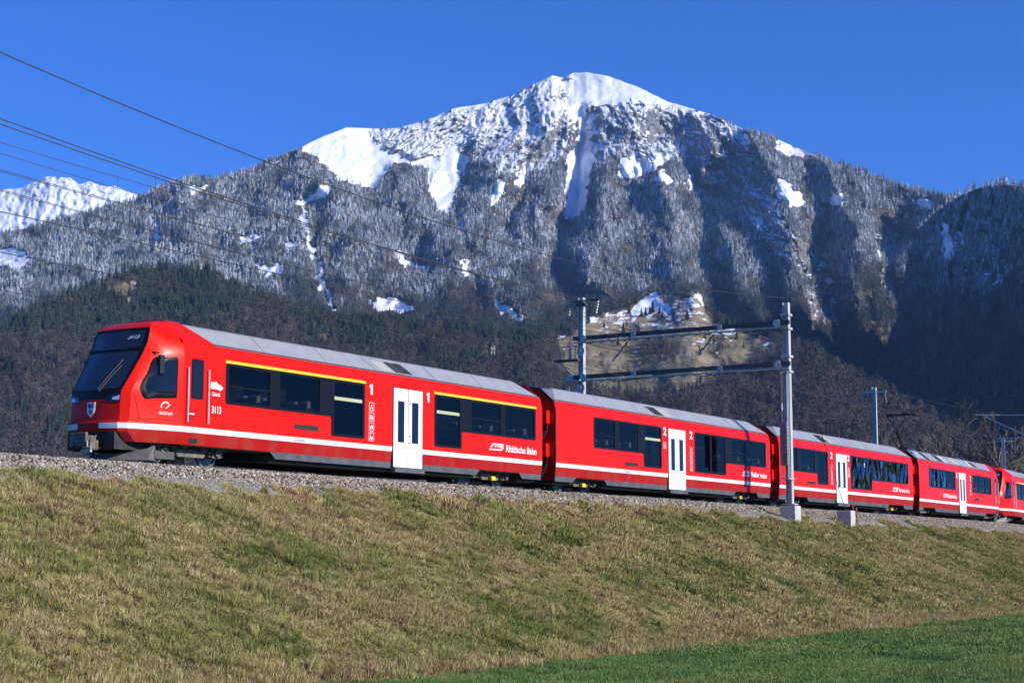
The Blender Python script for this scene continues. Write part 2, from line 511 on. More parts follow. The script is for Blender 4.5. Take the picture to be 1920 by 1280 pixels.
def masks_main(U, V, Z):
    sp = polymask(U, V, SNOW_POLYS, 8, 1)
    rk = polymask(U, V, ROCK_POLYS, 9, 2)
    fl = snowline(U, V, Z)
    snow = np.maximum(sp * .92, 0.34 * fl)
    cap = polymask(U, V, SNOW_POLYS[:1], 4, 3)
    strata = fbm((U + .9 * V) / 40.0, (V - .45 * U) / 6.0, 37, 4, .6) + .6 * fbm(U / 14.0, V / 30.0, 39, 4, .6)
    left = smooth(-U, -900, -820)
    snow = np.where((rk > 0) & (cap > 0), 0.58 + .42 * strata + .06 * left, snow)
    snow = np.where((cap > 0) & (rk <= 0), 1.1 - .55 * smooth(fbm(U / 15.0, V / 9.0, 49, 4, .65), .45, .8), snow)
    snow = np.where((rk > 0) & (sp <= 0), np.where(U > 1600, .56, np.where(U > 1090, 0.27, 0.36)) + .42 * strata, snow)
    return snow, rk, np.zeros_like(U)
SKY_MAIN = [(-200,470),(0,440),(120,410),(262,372),(300,352),(350,333),(400,336),(440,327),(480,316),(510,298),(556,280),(600,258),(650,239),(700,241),(745,240),(800,225),(850,203),(905,195),(960,179),(1000,158),(1034,141),(1060,147),(1072,137),(1100,136),(1140,143),(1195,163),(1250,190),(1330,214),(1368,230),(1400,246),(1450,258),(1500,280),(1560,305),(1620,322),(1690,350),(1740,362),(1790,372),(1850,380),(2100,400)]
YS_MAIN = [(-200,4700),(270,4500),(560,4550),(700,4850),(1075,5300),(1340,4900),(1500,4500),(1780,3900),(2100,3700)]
main = make_sheet('mountain', 'snow capped mountain with forested flanks and gullies', -170, 2090, 2.4, 400, SKY_MAIN, YS_MAIN, 790.0,
                  [(-200,2300),(900,2250),(1400,2350),(1750,2750),(2100,2750)], 0.95, rel_main, seed=3, sky_jag=.5, masks=masks_main)

# far snowy ridge on the left
def rel_far(U, V, T):
    return 45 * (1 - 2 * np.abs(perlin(U / 30.0 + .4 * fbm(U / 20., V / 20., 5), V / 60.0, 31))) + 40 * fbm(U / 10.0, V / 12.0, 33, 4)
def masks_far(U, V, Z):
    rk = polymask(U, V, [[(40,372),(60,350),(90,332),(130,330),(150,345),(175,352),(200,345),(225,362),(180,365),(140,356),(100,362),(70,375)]], 6, 4)
    return np.where(rk > 0, 0.52, 1.2), rk * 1.0, np.zeros_like(U)
SKY_FAR = [(-200,380),(-60,352),(0,356),(40,352),(62,340),(95,330),(130,333),(150,345),(170,341),(182,346),(215,350),(262,366),(300,378),(400,400),(480,420)]
far = make_sheet('far_ridge', 'distant snowy rocky ridge behind the left shoulder', -170, 470, 2.2, 90, SKY_FAR, [(-200,8200),(500,8200)], 470.0,
                 [(-200,6200),(500,6200)], 1.0, rel_far, seed=8, sky_jag=2.0, masks=masks_far)

# shaded mountain on the right
def rel_right(U, V, T):
    w1 = 20 * fbm(U / 60.0, V / 90.0, 41, 3)
    n1 = 1 - 2 * np.abs(perlin((U + w1 + V * .25) / 95.0, V / 300.0, 43))
    n2 = 1 - 2 * np.abs(perlin((U + w1 + V * .25) / 34.0, V / 100.0, 45))
    return 46 * n1 + 20 * n2 + 4 * fbm(U / 9.0, V / 9.0, 47, 3)
def masks_right(U, V, Z):
    sp = polymask(U, V, SNOW_POLYS[-1:], 5, 6); rk = polymask(U, V, ROCK_POLYS[-1:], 8, 7)
    return np.maximum(sp * 1.1, np.maximum(0.45 * rk, 0.25 * snowline(U, V, Z))), rk, np.zeros_like(U)
SKY_RIGHT = [(1560,760),(1620,720),(1660,660),(1684,600),(1696,540),(1704,480),(1722,430),(1765,392),(1800,366),(1842,350),(1880,346),(1920,350),(2000,338),(2100,320)]
right = make_sheet('side_mountain', 'dark shaded forested mountain on the right', 1562, 2090, 2.4, 260, SKY_RIGHT,
                   [(1560,3150),(1700,2980),(1765,2780),(1842,2500),(1920,2280),(2100,1980)], 900.0,
                   [(1560,2300),(1700,2120),(1842,1800),(1920,1620),(2100,1350)], 1.0, rel_right, seed=12, masks=masks_right)

# foothills
def rel_foot(U, V, T):
    w1 = 30 * fbm(U / 120.0, V / 90.0, 51, 3)
    return 40 * fbm((U + w1) / 170.0, V / 150.0, 53, 4) + 3 * fbm(U / 12.0, V / 12.0, 55, 3)
def masks_foot(U, V, Z):
    alp = polymask(U, V, [ALP] + BROWN_PATCH, 5, 14)
    sp = polymask(U, V, ALP_SNOW, 7, 15)
    streak = fbm(U / 26.0, V / 3.2, 18, 3)
    solid = polymask(U, V, ALP_SNOW[:1], 6, 15)
    sn = np.maximum(solid * 1.15, sp * (.30 + .75 * streak)) + np.where((alp > 0) & (V < 628), 0.12 + 0.62 * np.maximum(streak, -.2), 0) * (solid < 1)
    return sn, np.zeros_like(U), alp
SKY_FOOT = [(-200,690),(0,628),(60,578),(150,545),(230,512),(300,500),(380,505),(460,540),(560,575),(680,600),(820,610),(960,625),(1040,622),(1110,592),(1180,572),(1226,542),(1300,552),(1335,590),(1400,620),(1460,640),(1520,656),(1600,702),(1700,752),(1770,795),(1850,850),(1950,892),(2100,920)]
foot = make_sheet('foothill', 'low wooded foothill with a brown alpine meadow', -170, 2090, 2.6, 240, SKY_FOOT,
                  [(-200,1750),(0,1850),(300,2150),(700,2000),(1000,1950),(1226,2250),(1400,2000),(1700,1500),(1950,1150),(2100,1000)], 1046.0,
                  [(-200,900),(1400,900),(1800,700),(2100,600)], 1.0, rel_foot, back=260.0, seed=16, sky_jag=1.0, masks=masks_foot)

# ---------------------------------------------------------------- the woods
def sample_sheet(sh, dens, rng):
    co = sh['co']
    p00, p10, p01, p11 = co[:-1, :-1], co[:-1, 1:], co[1:, :-1], co[1:, 1:]
    e1 = p10 - p00; e2 = p01 - p00
    area = np.abs(e1[..., 0] * e2[..., 1] - e1[..., 1] * e2[..., 0])   # plan area
    n3 = np.cross(e1, e2); sl = np.linalg.norm(n3, axis=-1)
    area = np.minimum(area * 0.5 + sl * 0.35, sl)
    d = dens[:-1, :-1]
    lam = area * d
    cnt = rng.poisson(lam)
    ii, jj = np.nonzero(cnt)
    rep = cnt[ii, jj]
    ii = np.repeat(ii, rep); jj = np.repeat(jj, rep)
    a = rng.random(len(ii))[:, None]; b = rng.random(len(ii))[:, None]
    P = (p00[ii, jj] * (1 - a) + p10[ii, jj] * a) * (1 - b) + (p01[ii, jj] * (1 - a) + p11[ii, jj] * a) * b
    return P, ii, jj
def forest(name, label, sh, dens, hfun, brown, frost, seed, shrink=1.0):
    rng = np.random.default_rng(seed)
    P, ii, jj = sample_sheet(sh, dens, rng)
    n = len(P)
    h = hfun[ii, jj] * rng.uniform(0.55, 1.35, n)
    isb = rng.random(n) < brown[ii, jj]
    pick = np.where(isb, rng.integers(4, 8, n), rng.integers(0, 4, n))
    wd = h * rng.uniform(0.95, 1.5, n) * np.where(isb, 1.0, 1.0)
    scl = np.stack([wd, wd, h * np.where(isb, .8, 1.0)], -1)
    rot = np.stack([rng.normal(0, .03, n), rng.normal(0, .03, n), rng.uniform(0, 6.28, n)], -1)
    P = P - np.array([0, 0, 0.4])
    tint = np.clip(rng.normal(.45, .28, n), 0, 1)
    fr = np.clip(frost[ii, jj] * rng.uniform(.25, 1.25, n), 0, 1)
    o = scatter(name, TREE_SRC, P, pick, rot, scl, dict(tint=tint, frost=fr))
    tag(o, label, kind='stuff')
    return o
def dens_main():
    U, V = main['U'], main['V']
    snow, rock = main['snow'], main['rock']
    sp = np.maximum.reduce([polymask(U, V - k, SNOW_POLYS, 8, 1) * (1 - .25 * (k > 8)) for k in (0, 5, 10)])
    d = np.full_like(U, 1 / 40.0)
    d *= 1 - np.where((U < 860) & (V < 330), .955, .985) * sp
    d *= 1 - np.where(U > 1600, .6, .90) * (rock > 0)
    d *= smooth(fbm(U / 30.0, V / 30.0, 61, 3), -1.0, -0.25)
    tl = [(-200,300),(560,288),(640,345),(720,330),(800,312),(860,300),(900,265),(1000,250),(1090,205),(1330,217),(2100,217)]
    d *= smooth(V - pl(U, tl) + 16 * fbm(U / 18., V / 18., 63, 2), -4, 10)
    foothide = V < pl(U, SKY_FOOT) + 60
    return d * foothide
if DO_FOREST: forest('mountain_forest', 'frosted conifer forest covering the snow capped mountain', main, dens_main(), np.where(polymask(main['U'], main['V'], SNOW_POLYS, 8, 1) > 0, 7.0, 14.5),
       np.clip(0.22 + .5 * (1 - snowline(main['U'], main['V'], main['co'][..., 2])) * smooth(fbm(main['U'] / 60., main['V'] / 60., 71, 2), -.2, .5), 0, .7),
       np.clip(snowline(main['U'], main['V'], main['co'][..., 2]) * (0.80 + .65 * fbm(main['U'] / 45., main['V'] / 38., 73, 4, .6)), 0.03, 1), 101)
U, V = right['U'], right['V']
if DO_FOREST: forest('side_forest', 'dark shaded forest on the right hand mountain', right, (1 / 42.0) * (1 - .95 * polymask(U, V, SNOW_POLYS[-1:], 5, 6)) * (1 - .6 * right['rock']) * (V < pl(U, SKY_FOOT) + 60),
       15 + 0 * U, np.clip(.25 + .4 * smooth(V, 520, 700), 0, 1), np.clip(.10 + .75 * smooth(-V + 60 * fbm(U / 40., V / 40., 93, 3), -640, -400), .05, 1), 102)
U, V = foot['U'], foot['V']
alp = foot['grass']
fd = (1 / 34.0) * (1 - alp * .997) * (1 - .9 * (polymask(U, V, ALP_SNOW, 7, 15) > 0))
clump = smooth(fbm(U / 34.0, V / 20.0, 81, 3), .48, .62)
fd = np.maximum(fd, alp * clump / 110.0)
fd = np.maximum(fd, polymask(U, V, [[(1195, 655), (1225, 644), (1262, 642), (1265, 684), (1235, 694), (1205, 684)], [(1160, 618), (1190, 610), (1215, 622), (1190, 632)], [(1330, 650), (1360, 645), (1372, 662), (1345, 668)]], 5, 19) / 45.0)
for ln in ([(1090, 640), (1150, 657), (1205, 664)], [(1270, 694), (1330, 704), (1400, 690)], [(1290, 628), (1345, 640), (1410, 655)], [(1110, 690), (1160, 700), (1210, 712)]):
    fd = np.maximum(fd, (seg_dist(U + 3 * fbm(U / 12., V / 12., 91, 2), V, ln) < 2.2) / 70.0)
fd *= (V < 900)
brn = np.clip(0.36 + 1.1 * fbm(U / 110.0, V / 60.0, 83, 3) + .45 * smooth(V, 600, 720) + .3 * smooth(U, 950, 1200), .08, .95)
brn = np.maximum(brn, .9 * alp)
brn *= 1 - .75 * smooth(-((U - 200) / 190.0) ** 2 - ((V - 590) / 55.0) ** 2, -1.2, -.3)
if DO_FOREST: forest('foothill_forest', 'dark conifers and bare brown trees on the foothill', foot, fd, 13 + 0 * U, brn, 0.03 + 0.0 * U, 103)

# valley floor under everything
me = mesh_np('valley_floor', [(-8700, -390, -0.6), (8700, -390, -0.6), (8700, 10400, -0.6), (-8700, 10400, -0.6)], [0, 1, 2, 3], [4], M_MTN)
for nm, v_ in (('snow', 0), ('rock', 0), ('grass', 1)): add_attr(me, nm, [v_] * 4)
tag(link(bpy.data.objects.new('valley_floor', me)), 'flat brown valley floor behind the embankment', kind='structure')


# ---------------------------------------------------------------- the line: track frame
XV = 2910.0                                     # bearing of the straight track
_rx, _ry = (XV - 960.0), F_PX * CP - (640.0 - HORIZON) * SP
_l = math.hypot(_rx, _ry)
TX, TY = _rx / _l, _ry / _l                     # along the track
NX, NY = TY, -TX                                # across, towards the camera
D_TRACK = 28.83
RAIL_Z = CAM_Z + 2.25
S_CURVE, R_CURVE = 84.0, 330.0
def centre(s):
    s = np.asarray(s, dtype=np.float64)
    a = np.maximum(s - S_CURVE, 0) / R_CURVE
    st = np.minimum(s, S_CURVE)
    cx = -NX * D_TRACK + TX * st + R_CURVE * np.sin(a) * TX - R_CURVE * (1 - np.cos(a)) * NX
    cy = -NY * D_TRACK + TY * st + R_CURVE * np.sin(a) * TY - R_CURVE * (1 - np.cos(a)) * NY
    tx, ty = np.cos(a) * TX - np.sin(a) * NX, np.cos(a) * TY - np.sin(a) * NY
    return cx, cy, tx, ty
def trk(s, q, z):
    """world point at distance s along the line, q metres towards the camera, z above the rail"""
    cx, cy, tx, ty = centre(s)
    x = cx + ty * q; y = cy - tx * q
    if np.ndim(x) == 0:
        return Vector((float(x), float(y), float(RAIL_Z + z)))
    return np.stack([x, y, RAIL_Z + z + 0 * x], -1)
def heading(s):
    _, _, tx, ty = centre(s)
    return math.atan2(float(ty), float(tx))

# ---------------------------------------------------------------- materials of the line and the train
def simple(name, col, rough=0.5, metal=0.0, spec=0.5, var=0.0, scale=4.0, coat=0.0, bump=0.0):
    m, t = new_mat(name)
    c = (*col, 1)
    nrm = None
    if var > 0 or bump > 0:
        P = t.objco()
        n = t.noise(P, scale, 4, .6)
        if var > 0:
            lo = tuple(x * (1 - var) for x in col); hi = tuple(min(1, x * (1 + var)) for x in col)
            c = t.mix(t.ramp(n, .3, .7), lo, hi)
        if bump > 0:
            nrm = t.bump(n, bump, 0.02)
    kw = {}
    if coat: kw = {'Coat Weight': coat, 'Coat Roughness': 0.06}
    t.done(t.bsdf(c, rough, metal, nrm, spec, **kw))
    return m
def paint(name, col, dirt=0.12):
    """coach paint: gloss, faint panel waviness and road dirt low down"""
    m, t = new_mat(name)
    P = t.objco()
    sep = t.node('ShaderNodeSeparateXYZ'); t.l.new(P, sep.inputs[0])
    n = t.noise(P, 1.3, 5, .6); n2 = t.noise(P, 22.0, 3, .6)
    streak = t.node('ShaderNodeMapping'); t.l.new(P, streak.inputs[0]); streak.inputs['Scale'].default_value = (2.2, 2.2, .35)
    ns = t.noise(streak.outputs[0], 1.0, 4, .6)
    low = t.ramp(sep.outputs[2], 0.2, 1.5, 1.0, 0.12)
    d = t.math('MULTIPLY', t.math('MULTIPLY', low, t.ramp(t.math('ADD', t.math('MULTIPLY', ns, .6), t.math('MULTIPLY', n, .4)), .42, .72)), dirt * 3)
    c = t.mix(d, tuple(col), (0.20, 0.09, 0.06))
    c = t.mix(t.math('MULTIPLY', n, .10), c, tuple(x * .72 for x in col))
    rough = t.math('ADD', 0.36, t.math('MULTIPLY', d, .5))
    wav = t.math('ADD', t.math('MULTIPLY', n, 1.0), t.math('MULTIPLY', n2, .02))
    t.done(t.bsdf(c, rough, 0.0, t.bump(wav, .08, .05), 0.12, **{'Coat Weight': .05, 'Coat Roughness': .2}))
    return m
M_RED = paint('red_coach_paint', (0.68, 0.0085, 0.002))
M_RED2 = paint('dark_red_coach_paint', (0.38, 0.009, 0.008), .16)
M_WHITE = paint('white_coach_paint', (0.80, 0.79, 0.76), .10)
M_SEAM = simple('panel_seam_dark_red', (0.16, 0.006, 0.006), .6)  # dark red-brown lines marking panel joints and hatch outlines
M_YEL = simple('yellow_stripe_paint', (0.86, 0.55, 0.02), .35)
M_ROOF = simple('roof_grey', (0.30, 0.31, 0.32), .42, .0, .5, .08, 2.0)
M_SKIRT = simple('skirt_grey', (0.085, 0.09, 0.095), .6, var=.25, scale=3)
M_BLACK = simple('black_rubber', (0.010, 0.010, 0.011), .45)
M_FRAME = simple('black_window_surround', (0.006, 0.006, 0.007), .4, 0, .2)
M_UNDER = simple('underframe_black', (0.03, 0.028, 0.025), .75, var=.4, scale=5)
M_BOGIE = simple('bogie_steel', (0.15, 0.13, 0.105), .7, .2, var=.5, scale=8)
M_STEELW = simple('wheel_steel', (0.20, 0.19, 0.18), .45, .8, var=.3, scale=8)
M_YBOX = simple('yellow_axle_box', (0.80, 0.62, 0.02), .5)
M_PLOUGH = simple('plough_grey', (0.085, 0.078, 0.07), .5, .0, .5, .25, 4)
M_CHROME = simple('handrail_steel', (0.70, 0.68, 0.65), .35, .25)
M_INT = simple('interior_grey', (0.16, 0.165, 0.17), .7)
M_SEAT = simple('seat_cloth', (0.035, 0.045, 0.075), .9)
M_HEAD = simple('headrest_cloth', (0.42, 0.43, 0.33), .8)
M_LETTER = simple('white_lettering', (0.82, 0.82, 0.82), .5)
M_DKLET = simple('dark_lettering', (0.05, 0.02, 0.02), .5)
M_STRIP = simple('pale_green_strip', (0.42, 0.46, 0.28), .5)
M_GALV = simple('galvanised_steel', (0.47, 0.48, 0.47), .5, .12, .4, .14, 1.5)
M_GREEN = simple('dark_grey_green_steel', (0.060, 0.068, 0.066), .5, .1, .4, .2, 2)
M_INSUL = simple('insulator_glaze', (0.30, 0.28, 0.27), .25)
M_WIRE = simple('oxidised_copper_wire', (0.045, 0.042, 0.04), .5, .3)
M_RUST = simple('rusty_steel', (0.28, 0.11, 0.05), .8, var=.4, scale=12)
M_CONC = simple('concrete', (0.46, 0.45, 0.42), .85, var=.14, scale=6, bump=.2)
M_SLEEP = simple('sleeper_concrete', (0.24, 0.22, 0.20), .9, var=.2, scale=6)
M_RAIL = simple('rail_steel', (0.20, 0.13, 0.10), .5, .5, var=.3, scale=6)
M_VENT = simple('vent_black', (0.012, 0.012, 0.012), .6)
M_BEIGE = simple('roof_panel_beige', (0.40, 0.39, 0.33), .5)
def glass(name, tint, refl=1.0, wavy=0.0):
    m, t = new_mat(name)
    tr = t.node('ShaderNodeBsdfTransparent'); tr.inputs[0].default_value = (*tint, 1)
    gl = t.node('ShaderNodeBsdfGlossy'); gl.inputs['Roughness'].default_value = 0.015; gl.inputs['Color'].default_value = (1, 1, 1, 1)
    fr = t.node('ShaderNodeFresnel'); fr.inputs['IOR'].default_value = 1.5
    if wavy:
        mp = t.node('ShaderNodeMapping'); t.l.new(t.objco(), mp.inputs[0]); mp.inputs['Scale'].default_value = (1.0, 1.0, .6)
        h = t.noise(mp.outputs[0], .75, 1.0, .4, 1.6)
        nb = t.bump(h, 1.0, wavy)
        t.l.new(nb, gl.inputs['Normal'])
    mx = t.node('ShaderNodeMixShader')
    f = t.math('MULTIPLY', fr.outputs[0], refl, clamp=True)
    t.l.new(f, mx.inputs[0]); t.l.new(tr.outputs[0], mx.inputs[1]); t.l.new(gl.outputs[0], mx.inputs[2])
    t.done(mx.outputs[0])
    return m
M_GLASS = glass('tinted_window_glass', (0.30, 0.31, 0.33), .45)
M_GLASSW = glass('bowed_window_glass', (0.20, 0.21, 0.24), 1.25, 0.6)
def black_glass():
    m, t = new_mat('black_screen_glass')
    t.done(t.bsdf((0.006, 0.008, 0.013), 0.03, 0, None, .5)); return m
M_BGLASS = black_glass()
M_SGLASS = simple('windscreen_glass', (.012, .018, .032), .02, 0, 1.0)
M_LAMP = simple('headlamp_glass', (0.55, 0.62, 0.70), .08, .2)

# ---------------------------------------------------------------- mesh helpers
def bm_obj(name, bm, mat, parent=None, smooth=False, bevel=0.0):
    me = bpy.data.meshes.new(name); bm.normal_update(); bm.to_mesh(me); bm.free()
    for m in (mat if isinstance(mat, (list, tuple)) else [mat]): me.materials.append(m)
    if smooth:
        for p_ in me.polygons: p_.use_smooth = True
    o = bpy.data.objects.new(name, me); link(o, parent)
    if bevel > 0:
        b = o.modifiers.new('bevel', 'BEVEL'); b.width = bevel; b.segments = 2; b.limit_method = 'ANGLE'
    return o
def box(bm, x0, x1, y0, y1, z0, z1, mi=0):
    v = [bm.verts.new(p) for p in ((x0, y0, z0), (x1, y0, z0), (x1, y1, z0), (x0, y1, z0), (x0, y0, z1), (x1, y0, z1), (x1, y1, z1), (x0, y1, z1))]
    for f in ((3, 2, 1, 0), (4, 5, 6, 7), (0, 1, 5, 4), (1, 2, 6, 5), (2, 3, 7, 6), (3, 0, 4, 7)):
        bm.faces.new([v[i] for i in f]).material_index = mi
    return v
def tube(bm, pts, r, n=6, cap=True, r1=None):
    pts = [Vector(p) for p in pts]
    rings = []
    for i, p in enumerate(pts):
        d = (pts[min(i + 1, len(pts) - 1)] - pts[max(i - 1, 0)]).normalized()
        a = d.orthogonal().normalized() if i == 0 else (rings_a - d * rings_a.dot(d)).normalized()
        rings_a = a
        b = d.cross(a)
        rr = r if r1 is None else r + (r1 - r) * i / (len(pts) - 1)
        rings.append([bm.verts.new(p + (a * math.cos(6.28319 * k / n) + b * math.sin(6.28319 * k / n)) * rr) for k in range(n)])
    for i in range(len(rings) - 1):
        for k in range(n):
            bm.faces.new((rings[i][k], rings[i][(k + 1) % n], rings[i + 1][(k + 1) % n], rings[i + 1][k]))
    if cap:
        bm.faces.new(rings[0][::-1]); bm.faces.new(rings[-1])
def beam(bm, a, b, w, h, up=(0, 0, 1)):
    a = Vector(a); b = Vector(b); d = (b - a).normalized(); up = Vector(up)
    s_ = d.cross(up).normalized(); u_ = s_.cross(d).normalized()
    v = [bm.verts.new(p + s_ * x * w / 2 + u_ * y * h / 2) for p in (a, b) for x, y in ((-1, -1), (1, -1), (1, 1), (-1, 1))]
    for f in ((0, 1, 2, 3), (7, 6, 5, 4), (0, 4, 5, 1), (1, 5, 6, 2), (2, 6, 7, 3), (3, 7, 4, 0)):
        bm.faces.new([v[i] for i in f])
def hbeam(bm, a, b, w, d, tf, up):
    """H section from a to b: two flanges and a web"""
    a = Vector(a); b = Vector(b); ax = (b - a).normalized(); up = Vector(up); u_ = (up - ax * up.dot(ax)).normalized(); s_ = ax.cross(u_)
    for sg in (-1, 1):
        o_ = u_ * sg * (d / 2 - tf / 2)
        beam(bm, a + o_, b + o_, w, tf, u_)
    beam(bm, a, b, tf * .8, d - 2 * tf, u_)
def rounded(poly, r, seg=4):
    out = []
    n = len(poly)
    for i in range(n):
        p0, p1, p2 = Vector(poly[i - 1]), Vector(poly[i]), Vector(poly[(i + 1) % n])
        d0 = (p0 - p1); d1 = (p2 - p1)
        rr = min(r, d0.length * .45, d1.length * .45)
        a = p1 + d0.normalized() * rr; b = p1 + d1.normalized() * rr
        for k in range(seg + 1):
            t = k / seg
            out.append(tuple(a * (1 - t) ** 2 + p1 * 2 * t * (1 - t) + b * t * t))
    return out
def plate(bm, outline, holes, place, thick, mi=0):
    """flat plate with holes: outline and holes are 2-D loops, place(x, z, off) maps to 3-D"""
    loops = [outline] + holes
    fr, edges = [], []
    tmp = bmesh.new()
    for lp in loops:
        vs_ = [tmp.verts.new((p[0], p[1], 0)) for p in lp]
        for i in range(len(vs_)): tmp.edges.new((vs_[i], vs_[(i + 1) % len(vs_)]))
    bmesh.ops.triangle_fill(tmp, edges=tmp.edges[:], use_beauty=True)
    m = {}
    for f in tmp.faces:
        vv = []
        for v in f.verts:
            if v not in m: m[v] = bm.verts.new(place(v.co.x, v.co.y, thick))
            vv.append(m[v])
        nf = bm.faces.new(vv); nf.material_index = mi
    tmp.free()
    for lp in loops:
        top = [bm.verts.new(place(p[0], p[1], thick)) for p in lp]
        bot = [bm.verts.new(place(p[0], p[1], 0.0)) for p in lp]
        for i in range(len(lp)):
            j = (i + 1) % len(lp)
            bm.faces.new((top[i], top[j], bot[j], bot[i])).material_index = mi
    bmesh.ops.recalc_face_normals(bm, faces=bm.faces[:])
def rect(x0, z0, x1, z1):
    return [(x0, z0), (x1, z0), (x1, z1), (x0, z1)]
def curve_text(name, body, size, mat, parent, mtx, bold=0.0, width=None, sx=1.0, shear=0.0):
    c = bpy.data.curves.new(name, 'FONT'); c.body = body; c.size = size; c.offset = bold; c.shear = shear
    c.resolution_u = 3
    tmp = bpy.data.objects.new(name + '_text', c)
    me = bpy.data.meshes.new_from_object(tmp)
    bpy.data.objects.remove(tmp); bpy.data.curves.remove(c)
    me.materials.clear(); me.materials.append(mat); me.name = name
    if width:
        xs = [v.co.x for v in me.vertices]; sx = width / max(1e-6, max(xs) - min(xs))
    o = bpy.data.objects.new(name, me); link(o, parent)
    o.matrix_local = mtx @ Matrix.Diagonal((sx, 1, 1, 1))
    return o

# ---------------------------------------------------------------- railcars
PROF = [(0.20, 1.26), (0.31, 1.27), (0.48, 1.285), (0.78, 1.315), (0.91, 1.33), (2.62, 1.33), (2.95, 1.25), (3.42, .74)]
def prof(z):
    return float(np.interp(z, [p[0] for p in PROF], [p[1] for p in PROF]))
def near(x, z, off=0.0):
    return (x, -(prof(z) + off), z)
def far_(x, z, off=0.0):
    return (x, prof(z) + off, z)
SIDE_TXT = lambda x, z, off=.006: Matrix.Translation((x, -(prof(z) + off), z)) @ Euler((math.pi / 2, 0, 0)).to_matrix().to_4x4()

def wall_mesh(x0, x1, holes, sgn, inner=False):
    zs = {.48, .78, .91, 2.62, 2.95} if not inner else {.6, 2.62, 2.80}
    xs = {x0, x1}
    for a, b, c, d in holes: xs |= {a, c}; zs |= {b, d}
    xs = sorted(xs); zs = sorted(zs)
    bm = bmesh.new(); V_ = {}
    off = -.07 if inner else 0
    def vt(i, j):
        if (i, j) not in V_: V_[(i, j)] = bm.verts.new((xs[i], sgn * (prof(zs[j]) + off), zs[j]))
        return V_[(i, j)]
    for i in range(len(xs) - 1):
        for j in range(len(zs) - 1):
            cx, cz = (xs[i] + xs[i + 1]) / 2, (zs[j] + zs[j + 1]) / 2
            if any(a < cx < c and b < cz < d for a, b, c, d in holes): continue
            f = bm.faces.new((vt(i, j), vt(i + 1, j), vt(i + 1, j + 1), vt(i, j + 1)))
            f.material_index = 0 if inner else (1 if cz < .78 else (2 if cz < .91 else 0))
    if not inner:            # window reveals
        for a, b, c, d in holes:
            lp = [(a, b), (c, b), (c, d), (a, d)]
            for k in range(4):
                p, q = lp[k], lp[(k + 1) % 4]
                o1 = [bm.verts.new((x, sgn * (prof(z) - .001), z)) for x, z in (p, q)]
                o2 = [bm.verts.new((x, sgn * (prof(z) - .07), z)) for x, z in (q, p)]
                bm.faces.new(o1 + o2).material_index = 3
    return bm

def nose_rows():
    # z, centre x, corner x, corner half width, body half width
    return [(.48, .40, .44, .78, 1.285), (.70, .03, .18, .80, 1.31), (.78, .01, .16, .80, 1.315), (.91, .00, .15, .80, 1.33), (.955, .03, .18, .80, 1.33),
            (.975, .09, .22, .79, 1.33), (1.47, .125, .243, .79, 1.33), (1.66, .14, .25, .80, 1.33), (2.0, .33, .46, .84, 1.33), (2.45, .60, .74, .88, 1.33),
            (2.62, .69, .84, .89, 1.33), (2.86, .81, .96, .90, 1.275), (3.08, .90, 1.02, .90, 1.13), (3.24, .98, 1.08, .86, .965), (3.34, 1.10, 1.18, .80, .855), (3.42, 1.32, 1.38, .70, .755), (3.47, 1.60, 1.64, .58, .66)]
CAB_X = 1.78
def nose_outline(row):
    z, xc, xk, wk, wb = row
    return [(xc, 0.0), (xc + .015, .34), (xk, wk), (xk + .16, wk + .30 * (wb - wk)), (xk + (CAB_X - xk) * .48, wk + .68 * (wb - wk)), (CAB_X, wb)]
def nose_half(x, z):
    """half width of the cab skin at (x, z)"""
    rows = nose_rows()
    zz = [r_[0] for r_ in rows]
    k = max(0, min(len(rows) - 2, int(np.searchsorted(zz, z)) - 1))
    f = (z - zz[k]) / (zz[k + 1] - zz[k])
    w = []
    for r_ in (rows[k], rows[k + 1]):
        o_ = nose_outline(r_)[2:]
        w.append(float(np.interp(x, [p[0] for p in o_], [p[1] for p in o_])))
    return w[0] * (1 - f) + w[1] * f

